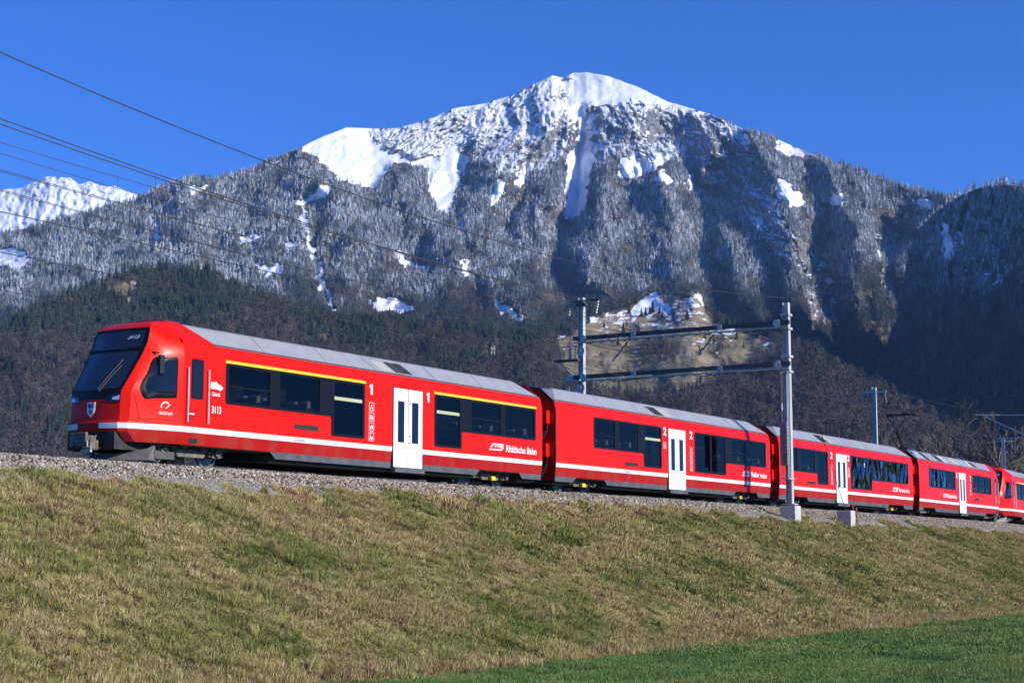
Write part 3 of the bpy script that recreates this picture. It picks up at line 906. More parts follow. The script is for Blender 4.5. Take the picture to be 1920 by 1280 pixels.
def bogie(parent, x, yel=True, motor=False):
    b = empty('bogie', (x, 0, 0), 0, parent)
    for sx in (-.95, .95):
        for sy in (-1, 1):
            bm = bmesh.new()
            prof_w = [(.06, .39), (.045, .385), (.045, .33), (.02, .30), (.02, .12), (-.02, .10), (-.03, .33), (-.05, .36)]
            n = 20
            rings = [[bm.verts.new((sx + r_ * math.cos(6.28319 * k / n), sy * (.52 + yy), .385 + r_ * math.sin(6.28319 * k / n))) for k in range(n)] for yy, r_ in prof_w]
            for i in range(len(rings) - 1):
                for k in range(n): bm.faces.new((rings[i][k], rings[i][(k + 1) % n], rings[i + 1][(k + 1) % n], rings[i + 1][k]))
            bm_obj('wheel', bm, M_STEELW, b)
            bm = bmesh.new(); box(bm, sx - .15, sx + .15, sy * .80 - .10, sy * .80 + .10, .24, .52)
            tube(bm, [(sx, sy * .88, .385), (sx, sy * .97, .385)], .12, 10)
            box(bm, sx - .26, sx - .17, sy * .82 - .06, sy * .82 + .06, .26, .40); box(bm, sx + .17, sx + .26, sy * .82 - .06, sy * .82 + .06, .26, .40)
            bm_obj('axle_box', bm, M_BOGIE, b, bevel=.015)
        bm = bmesh.new(); tube(bm, [(sx, -.6, .385), (sx, .6, .385)], .07, 10); bm_obj('axle', bm, M_BOGIE, b)
    bm = bmesh.new()
    for sy in (-1, 1):
        y0, y1 = sy * .86 - .06, sy * .86 + .06
        pts = [(-1.35, .50), (-1.2, .42), (-.65, .46), (-.45, .22), (.45, .22), (.65, .46), (1.2, .42), (1.35, .50), (1.2, .58), (.6, .60), (.4, .40), (-.4, .40), (-.6, .60), (-1.2, .58)]
        va = [bm.verts.new((px_, y0, pz_)) for px_, pz_ in pts]; vb = [bm.verts.new((px_, y1, pz_)) for px_, pz_ in pts]
        bm.faces.new(va); bm.faces.new(vb[::-1])
        for i in range(len(pts)):
            j = (i + 1) % len(pts); bm.faces.new((va[i], vb[i], vb[j], va[j]))
    box(bm, -.2, .2, -.85, .85, .28, .5)
    bmesh.ops.recalc_face_normals(bm, faces=bm.faces[:])
    bm_obj('bogie_frame', bm, M_BOGIE, b)
    for sy in (-1, 1):
        bm = bmesh.new()
        for k in range(5):
            tube(bm, [(0, sy * .92, .42 + .045 * k), (0, sy * .92, .45 + .045 * k)], .13 - .015 * (k % 2), 10)
        bm_obj('air_spring', bm, M_BLACK, b)
        for pts_, rr_, nm_ in (([(-.75, sy * 1.0, .60), (-.25, sy * 1.0, .44)], .045, 'damper'), ([(.75, sy * 1.0, .60), (.25, sy * 1.0, .44)], .045, 'damper'),
                               ([(-.9, sy * .98, .62), (-1.05, sy * 1.02, .40), (-.8, sy * 1.0, .26)], .018, 'brake_hose'), ([(.9, sy * .98, .62), (1.1, sy * 1.02, .42), (1.25, sy * 1.0, .60)], .018, 'brake_hose')):
            bm = bmesh.new(); tube(bm, pts_, rr_, 6); bm_obj(nm_, bm, M_PLOUGH, b)
        if yel:
            bm = bmesh.new(); box(bm, -.11, .11, sy * 1.02 - .05, sy * 1.02 + .05, .20, .33); bm_obj('yellow_box', bm, M_YBOX, b, bevel=.02)
    for sy in (-1, 1):
        bm = bmesh.new(); box(bm, -1.3, -1.12, sy * .5 - .05, sy * .5 + .05, .06, .40); bm_obj('rail_guard', bm, M_BOGIE, b)
    bm = bmesh.new(); box(bm, -.3, .3, -.45, .45, .07, .20); bm_obj('track_brake', bm, M_BOGIE, b)
    return b

def make_car(name, label, s0, L, bands, doors, vents, arches, bogies, yellow=(), glyphs=(), logo=None, cab=None, roofbits=(), icons=(), strips=(), hatches=(), wavy=False, klass=(), group='cars of the red regional train', yel=(False, True), wavy_from=0.0, far_side=True):
    a = trk(s0, 0, 0); b_ = trk(s0 + L, 0, 0)
    root = empty(name, a, math.atan2(b_.y - a.y, b_.x - a.x))
    tag(root, label, 'train car', group)
    wx0, wx1 = (CAB_X if cab == 'front' else 0.0), (L - CAB_X if cab == 'rear' else L)
    holes = [(p[0] - .02, p[1] - .02, p[2] + .02, p[3] + .02) for bd in bands for p in bd[1]]
    for sgn in (-1, 1):
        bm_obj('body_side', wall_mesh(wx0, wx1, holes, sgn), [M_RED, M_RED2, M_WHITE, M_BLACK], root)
        bm_obj('interior_lining', wall_mesh(wx0 + .05, wx1 - .05, holes, sgn, True), M_INT, root)
        pf = near if sgn < 0 else far_
        for outline, panes, trans in bands:
            bm = bmesh.new()
            plate(bm, rounded(outline, .085), [rounded(rect(*p), .05, 3)[::-1] for p in panes], pf, .010)
            wf = bm_obj('window_surround', bm, M_FRAME, root)
            for p in panes:
                bm = bmesh.new()
                vv = [bm.verts.new(pf(x, z, -.006)) for x, z in rect(p[0] - .015, p[1] - .015, p[2] + .015, p[3] + .015)]
                bm.faces.new(vv)
                bm_obj('window_pane', bm, M_GLASSW if (wavy and sgn < 0 and wavy_from <= p[0] <= wavy_from + wavy) else M_GLASS, wf)
            for (x0, x1, z) in trans:
                bm = bmesh.new(); vs_ = [pf(x0, z - .022, .001), pf(x1, z + .022, .013)]
                box(bm, x0, x1, min(vs_[0][1], vs_[1][1]), max(vs_[0][1], vs_[1][1]), z - .022, z + .022)
                bm_obj('window_transom', bm, M_FRAME, wf)
        for (x0, x1) in doors:
            xm = (x0 + x1) / 2
            pf_ = pf; pf = (lambda x, z, o_: (x, sgn * (1.334 + o_), z))
            bm = bmesh.new(); plate(bm, rect(x0 - .03, .33, x1 + .03, 2.60), [], pf, .004)
            bm_obj('door_seal', bm, M_BLACK, root)
            for k, (la, lb) in enumerate(((x0, xm - .014), (xm + .014, x1))):
                bm = bmesh.new()
                wz = ((la + .20, la + .52) if k == 0 else (lb - .53, lb - .20))
                plate(bm, rounded(rect(la, .35, lb, 2.575), .02, 2), [rounded(rect(wz[0], 1.05, wz[1], 2.22), .025, 2)[::-1]], pf, .016)
                leaf = bm_obj('door_leaf', bm, M_WHITE, root)
                bm = bmesh.new(); bm.faces.new([bm.verts.new(pf(x, z, .010)) for x, z in rect(wz[0] - .01, 1.04, wz[1] + .01, 2.23)])
                bm_obj('door_pane', bm, M_BGLASS, leaf)
                if k == 1:
                    for z in (1.25, 1.06, 2.17):
                        bm = bmesh.new(); p = pf(la + .06, z, .014); tube(bm, [p, (p[0], p[1] + sgn * .012, p[2])], .028, 10)
                        bm_obj('door_button', bm, M_PLOUGH, leaf)
            bm = bmesh.new(); box(bm, x0 - .02, x1 + .02, sgn * 1.33 - .10, sgn * 1.33 + .07, .20, .32)
            bm_obj('door_step', bm, M_SKIRT, root, bevel=.01)
            pf = pf_
        for (x0, x1) in yellow:
            bm = bmesh.new(); plate(bm, rect(x0, 2.565, x1, 2.635), [], pf, .012)
            bm_obj('yellow_class_stripe', bm, M_YEL, root)
        for (x0, z0, x1, z1) in vents:
            bm = bmesh.new(); plate(bm, rounded(rect(x0 - .12, z0 - .10, x1 + .12, z1 + .12), .02, 2), [], pf, .003)
            bm_obj('vent_panel', bm, M_RED, root)
            bm = bmesh.new(); plate(bm, rect(x0, z0, x1, z1), [], pf, .007); o = bm_obj('vent', bm, M_VENT, root)
            for k in range(3):
                bm = bmesh.new(); zz = z0 + (z1 - z0) * (k + .5) / 3; plate(bm, rect(x0 + .02, zz - .008, x1 - .02, zz + .008), [], pf, .013)
                bm_obj('vent_louvre', bm, M_UNDER, o)
        for (x0, z0, x1, z1) in list(hatches) + [(wx0 + (wx1 - wx0) * f_, .53, wx0 + (wx1 - wx0) * f_ + .75, .745) for f_ in (.27, .40, .60, .71)]:
            bm = bmesh.new(); ol = rounded(rect(x0, z0, x1, z1), .03, 2); plate(bm, ol, [rounded(rect(x0 + .012, z0 + .012, x1 - .012, z1 - .012), .025, 2)[::-1]], pf, .003)
            bm_obj('hatch_seam', bm, M_SEAM, root)
        # grey skirt panels between the bogie arches
        xs = [wx0 if cab == 'front' else .05]
        edges = []
        cur = None
        pts = sorted(arches)
        spans = []
        start = (wx0 + .02, wx0 + .02)
        for (a0, a1) in pts:
            spans.append((start, (a0 + .02, a0 - .20)))
            start = (a1 - .02, a1 + .20)
        spans.append((start, (wx1 - .02, wx1 - .02)))
        for (t0, b0), (t1, b1) in spans:
            if t1 - t0 < .3: continue
            bm = bmesh.new(); plate(bm, [(b0, .31), (b1, .31), (t1, .478), (t0, .478)], [], pf, .002)
            bm_obj('skirt_panel', bm, M_SKIRT, root)
        for (x0, x1, z) in strips:
            bm = bmesh.new(); plate(bm, rect(x0, z - .045, x1, z + .045), [], lambda x, z_, o_: pf(x, z_, o_ - .004), .003)
            bm_obj('glass_strip', bm, M_STRIP, root)
    # roof
    RP = [(1.25, 2.952), (1.235, 2.985), (.745, 3.42), (.62, 3.475), (.0, 3.52)]
    def xs_at(z):
        f = min(1, max(0, (z - 2.95) / .47))
        x0 = (CAB_X + 1.15 - .68 * f) if cab == 'front' else (.02 + .78 * f)
        x1 = (L - CAB_X - 1.15 + .68 * f) if cab == 'rear' else (L - .02 - .78 * f)
        return x0, x1
    bm = bmesh.new(); full = [(-w, z) for w, z in RP] + [(w, z) for w, z in RP[::-1][1:]]
    rr = [[bm.verts.new((xs_at(z)[e], w, z)) for w, z in full] for e in (0, 1)]
    for k in range(len(full) - 1): bm.faces.new((rr[0][k], rr[1][k], rr[1][k + 1], rr[0][k + 1]))
    bm.faces.new(rr[0][::-1]); bm.faces.new(rr[1])
    bmesh.ops.recalc_face_normals(bm, faces=bm.faces[:])
    roof = bm_obj('roof', bm, M_ROOF, root)
    def facet(x, t, off=0.0):      # point on the near roof slope, t 0..1 up the slope
        w = 1.235 + (.745 - 1.235) * t; z = 2.985 + (3.42 - 2.985) * t
        return (x, -(w + off * .66), z + off * .75)
    for (x0, x1, t0, t1, kind, off) in roofbits:
        m_ = {'frame': M_ROOF, 'grille': M_VENT, 'panel': M_BEIGE, 'dark': M_UNDER, 'light': M_GALV, 'blue': M_LAMP}[kind]
        sk = (x1 - x0) * 0 + .25 * (t1 - t0)
        bm = bmesh.new(); plate(bm, [(x0, t0), (x1, t0), (x1 - sk, t1), (x0 - sk, t1)], [], facet, off)
        o = bm_obj('roof_' + {'frame': 'hatch', 'grille': 'grille', 'panel': 'panel', 'dark': 'recess', 'light': 'cover', 'blue': 'cover'}[kind], bm, m_, roof)
        if kind == 'grille':
            for k in range(1, 7):
                xx = x0 + (x1 - x0) * k / 7
                bm = bmesh.new(); plate(bm, [(xx - .012, t0), (xx + .012, t0), (xx + .012 - sk, t1), (xx - .012 - sk, t1)], [], facet, off + .012)
                bm_obj('grille_bar', bm, M_SKIRT, roof)
    xa_, xb_r = xs_at(3.42)
    for k in range(1, 6):
        xx = xa_ + (xb_r - xa_) * k / 6
        if any(x0 - .3 < xx < x1 + .3 for x0, x1, *_ in roofbits): continue
        bm = bmesh.new(); plate(bm, [(xx - .012, .0), (xx + .012, .0), (xx + .012, 1.0), (xx - .012, 1.0)], [], facet, .004); bm_obj('roof_seam', bm, M_SKIRT, roof)
    bm = bmesh.new(); plate(bm, [(xs_at(2.96)[0], -.05), (xs_at(2.96)[1], -.05), (xs_at(2.96)[1], .0), (xs_at(2.96)[0], .0)], [], facet, .012); bm_obj('rain_gutter', bm, M_PLOUGH, roof)
    # floor, ceiling, ends, underframe
    bm = bmesh.new(); box(bm, wx0, wx1, -1.25, 1.25, .46, .60); bm_obj('floor', bm, M_UNDER, root)
    bm = bmesh.new(); box(bm, wx0 + .05, wx1 - .05, -1.18, 1.18, 2.72, 2.80); bm_obj('ceiling', bm, M_INT, root)
    for e, (xx, has) in enumerate(((0.0, cab != 'front'), (L, cab != 'rear'))):
        if not has: continue
        ed = [(prof(z), z) for z in (.31, .48, .91, 2.62, 2.95)] + [(.745, 3.40), (.3, 3.46)]
        poly = [(w - .015, z) for w, z in ed] + [(-w + .015, z) for w, z in ed[::-1]]
        pl_ = (lambda y, z, o_: (xx - o_ + .02, y, z)) if e == 0 else (lambda y, z, o_: (xx + o_ - .02, y, z))
        bm = bmesh.new(); plate(bm, poly, [], pl_, .02); ew = bm_obj('end_wall', bm, M_RED, root)
        bm = bmesh.new(); inn = [(y * .955, 1.6 + (z - 1.6) * .965) for y, z in poly]; plate(bm, poly, [inn[::-1]], pl_, .05); bm_obj('end_seal', bm, M_BLACK, ew)
        sg = -1 if e == 0 else 1
        for (y0, y1, z0, z1) in ((-1.12, -.72, 2.18, 2.62), (-1.10, -.75, 1.10, 1.55)):
            bm = bmesh.new(); box(bm, *sorted((xx + sg * .0, xx + sg * .26)), y0, y1, z0, z1); bm_obj('cable_box', bm, M_RED, ew, bevel=.02)
        if e == 0:
            for (zt, zb, ys) in ((2.18, 1.62, (-1.08, -1.01, -.94, -.87, -.80)), (1.10, .42, (-1.06, -1.0, -.94, -.88, -.82))):
                for y in ys:
                    bm = bmesh.new()
                    tube(bm, [(xx - .14, y, zt + .02), (xx - .16, y, zt - .25), (xx - .28, y, (zt + zb) / 2 - .1), (xx - .52, y, zb), (xx - .86, y, zb + .06)], .018, 6)
                    bm_obj('jumper_cable', bm, M_BLACK, ew)
            bm = bmesh.new(); gp = [(-.62, .62), (-.62, 2.75), (-.5, 2.92), (.5, 2.92), (.62, 2.75), (.62, .62)]
            for k in range(11):
                xa = xx - .93 + k * .085
                sc = 1.0 if k % 2 else .94
                ring = [bm.verts.new((xa, y * sc, 1.7 + (z - 1.7) * sc)) for y, z in gp]
                if k:
                    for i in range(len(gp)): bm.faces.new((prev[i], prev[(i + 1) % 6], ring[(i + 1) % 6], ring[i]))
                prev = ring
            bm_obj('gangway_bellows', bm, M_BLACK, root)
    bm = bmesh.new()
    lo = sorted(arches)
    cuts = [wx0 + .1] + [v for a0, a1 in lo for v in (a0 - .15, a1 + .15)] + [wx1 - .1]
    for k in range(0, len(cuts), 2):
        if cuts[k + 1] - cuts[k] > .4: box(bm, cuts[k], cuts[k + 1], -1.12, 1.12, .22, .455)
    bm_obj('underframe_box', bm, M_UNDER, root, bevel=.03)
    for x, yb in zip(bogies, yel): bogie(root, x, yb)
    # seats
    for bd in bands:
        xa, xb = min(p[0] for p in bd[1]), max(p[2] for p in bd[1])
        low = [p for p in bd[1] if p[1] > 1.3]
        for p in low:
            for xc, fwd in ((p[0] + .18, 1), (p[2] - .18, -1)):
                for yc in (-.78, .78):
                    bm = bmesh.new()
                    box(bm, xc - .06, xc + .06, yc - .42, yc + .42, 1.05, 1.72, 0)
                    box(bm, xc + (0 if fwd > 0 else -.46), xc + (.46 if fwd > 0 else 0), yc - .42, yc + .42, .95, 1.08, 0)
                    st = bm_obj('seat', bm, M_SEAT, root, bevel=.03)
                    for dy in (-.21, .21):
                        bm = bmesh.new(); box(bm, xc - .075, xc + .075, yc + dy - .15, yc + dy + .15, 1.64, 1.92, 0)
                        bm_obj('headrest', bm, M_HEAD, st, bevel=.04)
    # lettering
    for (txt, x, z, size, sx, dark) in glyphs:
        curve_text('lettering', txt, size, M_DKLET if dark else M_LETTER, root, SIDE_TXT(x, z), bold=0.0 if dark else size * .016, width=sx)
    for (txt, x, z, size, sx) in klass:
        if txt == '1':
            k_ = size * .70 / .29
            bm = bmesh.new(); plate(bm, [(x + a * k_, z + b * k_) for a, b in ((.055, 0), (.145, 0), (.145, .29), (.085, .29), (.06, .262), (0, .25), (0, .19), (.055, .20))], [], near, .004)
            bm_obj('class_numeral', bm, M_LETTER, root); continue
        curve_text('class_numeral', txt, size, M_LETTER, root, SIDE_TXT(x, z), bold=size * .03, width=sx)
    if logo:
        lx, lz, k = logo
        for poly in ([(.06, .06), (.16, .20), (.24, .235), (.86, .235), (.82, .18), (.27, .18), (.20, .13), (.16, .06)],
                     [(0, 0), (.62, 0), (.72, .06), (.74, .11), (.85, .11), (.80, .01), (.66, -.055), (.0, -.055)],
                     [(.30, .08), (.36, .15), (.42, .15), (.38, .08)], [(.45, .08), (.50, .15), (.56, .15), (.52, .08)], [(.59, .08), (.62, .15), (.84, .15), (.80, .08)]):
            bm = bmesh.new(); plate(bm, [(lx + x * k, lz + .03 + z * k * .74) for x, z in poly], [], near, .004); bm_obj('railway_emblem', bm, M_LETTER, root)
    for (ix, zt, n, w) in icons:
        for k in range(n):
            z1 = zt - k * (w * 1.17); z0 = z1 - w
            bm = bmesh.new()
            plate(bm, rect(ix, z0, ix + w, z1), [rect(ix + .012, z0 + .012, ix + w - .012, z1 - .012)[::-1]], near, .003)
            if k % 4 == 0: shp = [[(.25, .15), (.45, .45), (.75, .15), (.82, .22), (.55, .5), (.6, .75), (.4, .75), (.38, .48), (.18, .2)]]
            elif k % 4 == 1: shp = [[(.2, .2), (.4, .2), (.4, .8), (.25, .75)], [(.5, .2), (.8, .2), (.75, .6), (.55, .6)]]
            elif k % 4 == 2: shp = [[(.2, .25), (.45, .2), (.5, .5), (.3, .6)], [(.55, .25), (.82, .3), (.75, .65), (.5, .75)]]
            else: shp = [[(.2, .2), (.45, .2), (.4, .8), (.3, .8)], [(.5, .2), (.8, .2), (.8, .5), (.6, .45)]]
            for sp in shp: plate(bm, [(ix + x * w, z0 + y * w) for x, y in sp], [], near, .0035)
            bm_obj('pictogram', bm, M_LETTER, root)
    return root

def make_cab(root, L, rear=False, number='3113', full=True):
    """driver's cab at the x = 0 end (mirrored to x = L when rear)"""
    X = (lambda x: L - x) if rear else (lambda x: x)
    rows = nose_rows()
    bm = bmesh.new(); scr = bmesh.new()
    grid = []
    for r_ in rows:
        h = nose_outline(r_)
        pts = [(x, -w) for x, w in h[::-1]] + [(x, w) for x, w in h[1:]]
        grid.append([(X(x), y, r_[0]) for x, y in pts])
    V_ = [[bm.verts.new(p) for p in g] for g in grid]
    n = len(grid[0]); mid = n // 2
    for i in range(len(rows) - 1):
        zc = (rows[i][0] + rows[i + 1][0]) / 2
        for j in range(n - 1):
            front = mid - 2 <= j <= mid + 1
            mask = front and 1.47 <= zc <= 3.24
            if i == 0 and front: continue                      # open below the bumper for the coupler
            f = (V_[i][j], V_[i][j + 1], V_[i + 1][j + 1], V_[i + 1][j])
            if mask:
                q = [scr.verts.new(v.co) for v in f]; scr.faces.new(q); continue
            ff = bm.faces.new(f)
            ctr = mid - 1 <= j <= mid
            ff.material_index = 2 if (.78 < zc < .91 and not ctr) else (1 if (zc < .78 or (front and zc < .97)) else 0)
    top = V_[-1]; bm.faces.new(top)
    bmesh.ops.recalc_face_normals(bm, faces=bm.faces[:])
    shell = bm_obj('cab_shell', bm, [M_RED, M_RED2, M_WHITE], root, smooth=True)
    shell.data.set_sharp_from_angle(angle=R(24))
    bmesh.ops.remove_doubles(scr, verts=scr.verts[:], dist=.0005); bmesh.ops.recalc_face_normals(scr, faces=scr.faces[:])
    screen = bm_obj('windscreen', scr, M_FRAME, root, smooth=True)
    screen.data.set_sharp_from_angle(angle=R(24))
    # red cab roof back to the grey roof
    RP = [(1.255, 2.95), (1.24, 2.985), (.76, 3.43), (.62, 3.50), (.0, 3.54)]
    full_ = [(-w, z) for w, z in RP] + [(w, z) for w, z in RP[::-1][1:]]
    bm = bmesh.new()
    def xe(z):
        f = min(1, max(0, (z - 2.95) / .47)); return CAB_X + 1.19 - .68 * f
    def xb(z):
        return CAB_X - .012
    a_ = [bm.verts.new((X(xb(z)), w, z)) for w, z in full_]; b_ = [bm.verts.new((X(xe(z)), w * (1.004 if abs(w) > .7 else 1), z + .006)) for w, z in full_]
    for k in range(len(full_) - 1): bm.faces.new((a_[k], b_[k], b_[k + 1], a_[k + 1]))
    bm.faces.new(b_); bm.faces.new(a_[::-1]); bmesh.ops.recalc_face_normals(bm, faces=bm.faces[:])
    bm_obj('cab_roof', bm, M_RED, root)
    nf = lambda sg: (lambda x, z, off: (X(x), sg * (nose_half(x, z) + off), z))
    for sg in (-1, 1):
        P = nf(sg)
        def fan(poly, off, name, mat, par):
            # a patch that follows the cab skin
            bm = bmesh.new(); nr_, nc_ = 14, 12
            z0, z1 = min(p[1] for p in poly) + 1e-4, max(p[1] for p in poly) - 1e-4
            g_ = []
            for a in range(nr_ + 1):
                z = z0 + (z1 - z0) * a / nr_; xs_ = []
                for k in range(len(poly)):
                    (xa, za), (xb_, zb) = poly[k], poly[(k + 1) % len(poly)]
                    if (za > z) != (zb > z): xs_.append(xa + (xb_ - xa) * (z - za) / (zb - za))
                lo_, hi_ = min(xs_), max(xs_)
                g_.append([bm.verts.new(P(lo_ + (hi_ - lo_) * c / nc_, z, off - (.035 if c in (0, nc_) and off < .034 else 0))) for c in range(nc_ + 1)])
            for a in range(nr_):
                for c in range(nc_): bm.faces.new((g_[a][c], g_[a][c + 1], g_[a + 1][c + 1], g_[a + 1][c]))
            bmesh.ops.recalc_face_normals(bm, faces=bm.faces[:])
            return bm_obj(name, bm, mat, par, smooth=True)
        wpoly = rounded([(.68, 1.49), (1.60, 1.55), (1.62, 2.55), (1.02, 2.52), (.60, 1.74)], .06, 3)
        fr_ = fan(wpoly, .032, 'cab_window_surround', M_FRAME, root)
        fan([(.78, 1.60), (1.53, 1.64), (1.54, 2.47), (1.02, 2.45), (.72, 1.78)], .036, 'cab_window_pane', M_BGLASS, fr_)
        bm = bmesh.new(); p = P(1.12, 2.55, .10); box(bm, p[0] - .07, p[0] + .07, p[1] - .05, p[1] + .05, 2.10, 2.55); 
        tube(bm, [P(1.0, 2.62, 0), P(1.08, 2.60, .10)], .02, 6)
        bm_obj('rear_view_camera', bm, M_BLACK, root, bevel=.03)
        for pts_ in ([(.30, 1.02), (.6, 1.025), (1.0, 1.03), (1.4, 1.035), (1.76, 1.04)], [(.62, 1.03), (.56, 1.3), (.50, 1.52), (.44, 1.60), (.34, 1.62)], [(.30, .93), (.9, .93), (1.76, .93)]):
            if pts_[0][1] < .95: continue
            bm = bmesh.new(); tube(bm, [P(x, z, .001) for x, z in pts_], .007, 5); bm_obj('panel_seam', bm, M_SEAM, root)
    # door seam, crew door, handrails
    for sg in (-1, 1):
        pf = (lambda x, z, o_: (X(x), sg * (prof(z) + o_), z))
        for x0, x1, z0, z1 in ((CAB_X - .008, CAB_X + .008, .5, 2.90), (1.98, 1.99, .98, 2.62), (2.47, 2.48, .98, 2.62), (1.98, 2.48, .97, .98)):
            bm = bmesh.new(); plate(bm, rect(x0, z0, x1, z1), [], pf, .003); bm_obj('panel_seam', bm, M_BLACK, root)
        bm = bmesh.new(); plate(bm, rounded(rect(2.03, 1.59, 2.45, 2.55), .05, 3), [], pf, .008); dw = bm_obj('crew_door_surround', bm, M_FRAME, root)
        bm = bmesh.new(); plate(bm, rounded(rect(2.08, 1.64, 2.40, 2.50), .04, 3), [], pf, .011); bm_obj('crew_door_pane', bm, M_BGLASS, dw)
        for x in (1.88, 2.60):
            bm = bmesh.new(); y = lambda z: sg * (prof(z) + .06)
            tube(bm, [(X(x), sg * prof(1.0), 1.02), (X(x), y(1.02), 1.02), (X(x), y(2.3), 2.32), (X(x), sg * prof(2.3), 2.32)], .018, 6)
            bm_obj('handrail', bm, M_CHROME, root)
        bm = bmesh.new(); plate(bm, rounded(rect(1.98, 1.08, 2.14, 1.30), .05, 3), [], pf, .006); dh = bm_obj('door_handle', bm, M_RED2, root)
        bm = bmesh.new(); plate(bm, rect(1.96, 1.20, 2.13, 1.24), [], pf, .03); bm_obj('handle_lever', bm, M_CHROME, dh)
        bm = bmesh.new(); plate(bm, rect(2.02, .52, 2.32, .64), [], pf, .004); bm_obj('step_pocket', bm, M_VENT, root)
    # front: crest, headlights, wipers, bumper seams
    P = lambda y, z, off: (X(float(np.interp(z, [r_[0] for r_ in rows], [r_[1] for r_ in rows])) - off), y, z)
    shield = [(-.125, 1.41), (.125, 1.41), (.125, 1.23), (.10, 1.15), (.0, 1.06), (-.10, 1.15), (-.125, 1.23)]
    bm = bmesh.new(); plate(bm, shield, [], P, .02); cr = bm_obj('crest', bm, M_CHROME, root)
    bm = bmesh.new(); plate(bm, [(y * .84, 1.25 + (z - 1.25) * .86) for y, z in shield], [], P, .024); bm_obj('crest_field', bm, M_LETTER, cr)
    bm = bmesh.new(); plate(bm, [(.0, 1.27), (.09, 1.27), (.09, 1.37), (.0, 1.37)], [], P, .027); bm_obj('crest_quarter', bm, M_BLACK, cr)
    bm = bmesh.new(); plate(bm, [(-.09, 1.27), (-.015, 1.27), (-.015, 1.37), (-.09, 1.37)], [], P, .027); bm_obj('crest_quarter', bm, simple('crest_blue', (.12, .16, .22), .4), cr)
    bm = bmesh.new(); plate(bm, [(.06, 1.23), (.02, 1.24), (-.01, 1.19), (-.05, 1.23), (-.045, 1.17), (-.06, 1.13), (-.02, 1.16), (.0, 1.11), (.03, 1.16)], [], P, .027); bm_obj('crest_ibex', bm, M_BLACK, cr)
    for sg in (-1, 1):
        Q = lambda y, z, off: (X(.30 - off - .26 * max(0, .79 - abs(y)) * 0 + .0), y, z)
        bm = bmesh.new(); xk = .155
        poly = [(sg * .42, 1.42), (sg * .79, 1.40), (sg * .80, 1.60), (sg * .45, 1.54)]
        Q = lambda y, z, off: (X(float(np.interp(abs(y), [.34, .79], [.12 + (z - 1.4) * .08, .235 + (z - 1.4) * .06])) - off), y, z)
        plate(bm, poly, [], Q, .012); hl = bm_obj('headlight', bm, M_BGLASS, root)
        bm = bmesh.new(); plate(bm, [(sg * .58, 1.45), (sg * .76, 1.44), (sg * .77, 1.55), (sg * .60, 1.51)], [], Q, .018); bm_obj('headlight_lens', bm, M_LAMP, hl)
    def skin(y, z, off):
        zz = [r_[0] for r_ in rows]
        xc = float(np.interp(z, zz, [r_[1] for r_ in rows])); xk = float(np.interp(z, zz, [r_[2] for r_ in rows])); wk = float(np.interp(z, zz, [r_[3] for r_ in rows]))
        a = abs(y)
        return (X((xc + .015 * a / .34 if a < .34 else xc + .015 + (xk - xc - .015) * (a - .34) / (wk - .34)) - off), y, z)
    for (za, zb, wa, wb_, nm_) in ((1.74, 2.64, .74, .80, 'windscreen_glass'), (2.76, 3.16, .78, .80, 'display_glass')):
        bm = bmesh.new(); g_ = []
        for a in range(9):
            z = za + (zb - za) * a / 8; w_ = wa + (wb_ - wa) * a / 8
            g_.append([bm.verts.new(skin(-w_ + 2 * w_ * c / 16, z + (.05 * (1 - (abs(c - 8) / 8) ** 2) * -1 if a == 0 else 0), .012)) for c in range(17)])
        for a in range(8):
            for c in range(16): bm.faces.new((g_[a][c], g_[a][c + 1], g_[a + 1][c + 1], g_[a + 1][c]))
        bmesh.ops.recalc_face_normals(bm, faces=bm.faces[:])
        bm_obj(nm_, bm, M_SGLASS, screen, smooth=True)
    S = lambda y, z, off: (X(float(np.interp(z, [r_[0] for r_ in rows], [r_[1] for r_ in rows])) - off + .02 + .1 * max(0, abs(y) - .34)), y, z)
    for pts in ([(-.15, 1.70), (-.32, 2.05), (-.52, 2.45)], [(-.22, 1.66), (-.40, 2.02), (-.56, 2.30)]):
        bm = bmesh.new(); tube(bm, [S(y, z, .05) for y, z in pts], .012, 5); bm_obj('wiper', bm, M_PLOUGH, screen)
    bm = bmesh.new(); plate(bm, [(-.84, 2.72), (.84, 2.72), (.84, 2.745), (-.84, 2.745)], [], lambda y, z, o_: S(y, z, o_), .012); bm_obj('windscreen_bar', bm, M_BLACK, screen)
    rk = math.atan2(.19, .26)
    # number on the display panel
    sgx = -1 if not rear else 1
    if not rear:
        p = S(-.36, 2.95, .03)
        mt = Matrix(((0, math.sin(rk), -math.cos(rk), p[0]), (-1, 0, 0, p[1]), (0, math.cos(rk), math.sin(rk), p[2]), (0, 0, 0, 1)))
        curve_text('display_number', number, .155, M_LETTER, screen, mt, bold=.004, sx=1.15, shear=.25)
        bm = bmesh.new(); plate(bm, [(.18, 2.93), (.05, 2.93), (.11, 3.04)], [], lambda y, z, o_: S(y, z, o_), .02); bm_obj('display_mark', bm, M_PLOUGH, screen)
    # coupler and plough
    bm = bmesh.new(); box(bm, *sorted((X(.12), X(1.4))), -.75, .75, .30, .70); bm_obj('coupler_pocket', bm, M_UNDER, root)
    bm = bmesh.new()
    box(bm, *sorted((X(-.22), X(.2))), -.20, .20, .40, .62); box(bm, *sorted((X(-.30), X(-.22))), -.26, .26, .36, .68)
    tube(bm, [(X(-.1), -.22, .35), (X(-.1), .22, .35)], .05, 8); tube(bm, [(X(-.25), -.30, .30), (X(-.25), -.16, .30)], .04, 8)
    box(bm, *sorted((X(-.26), X(.0))), -.38, -.24, .28, .50)
    cp = bm_obj('coupler', bm, M_BOGIE, root, bevel=.015)
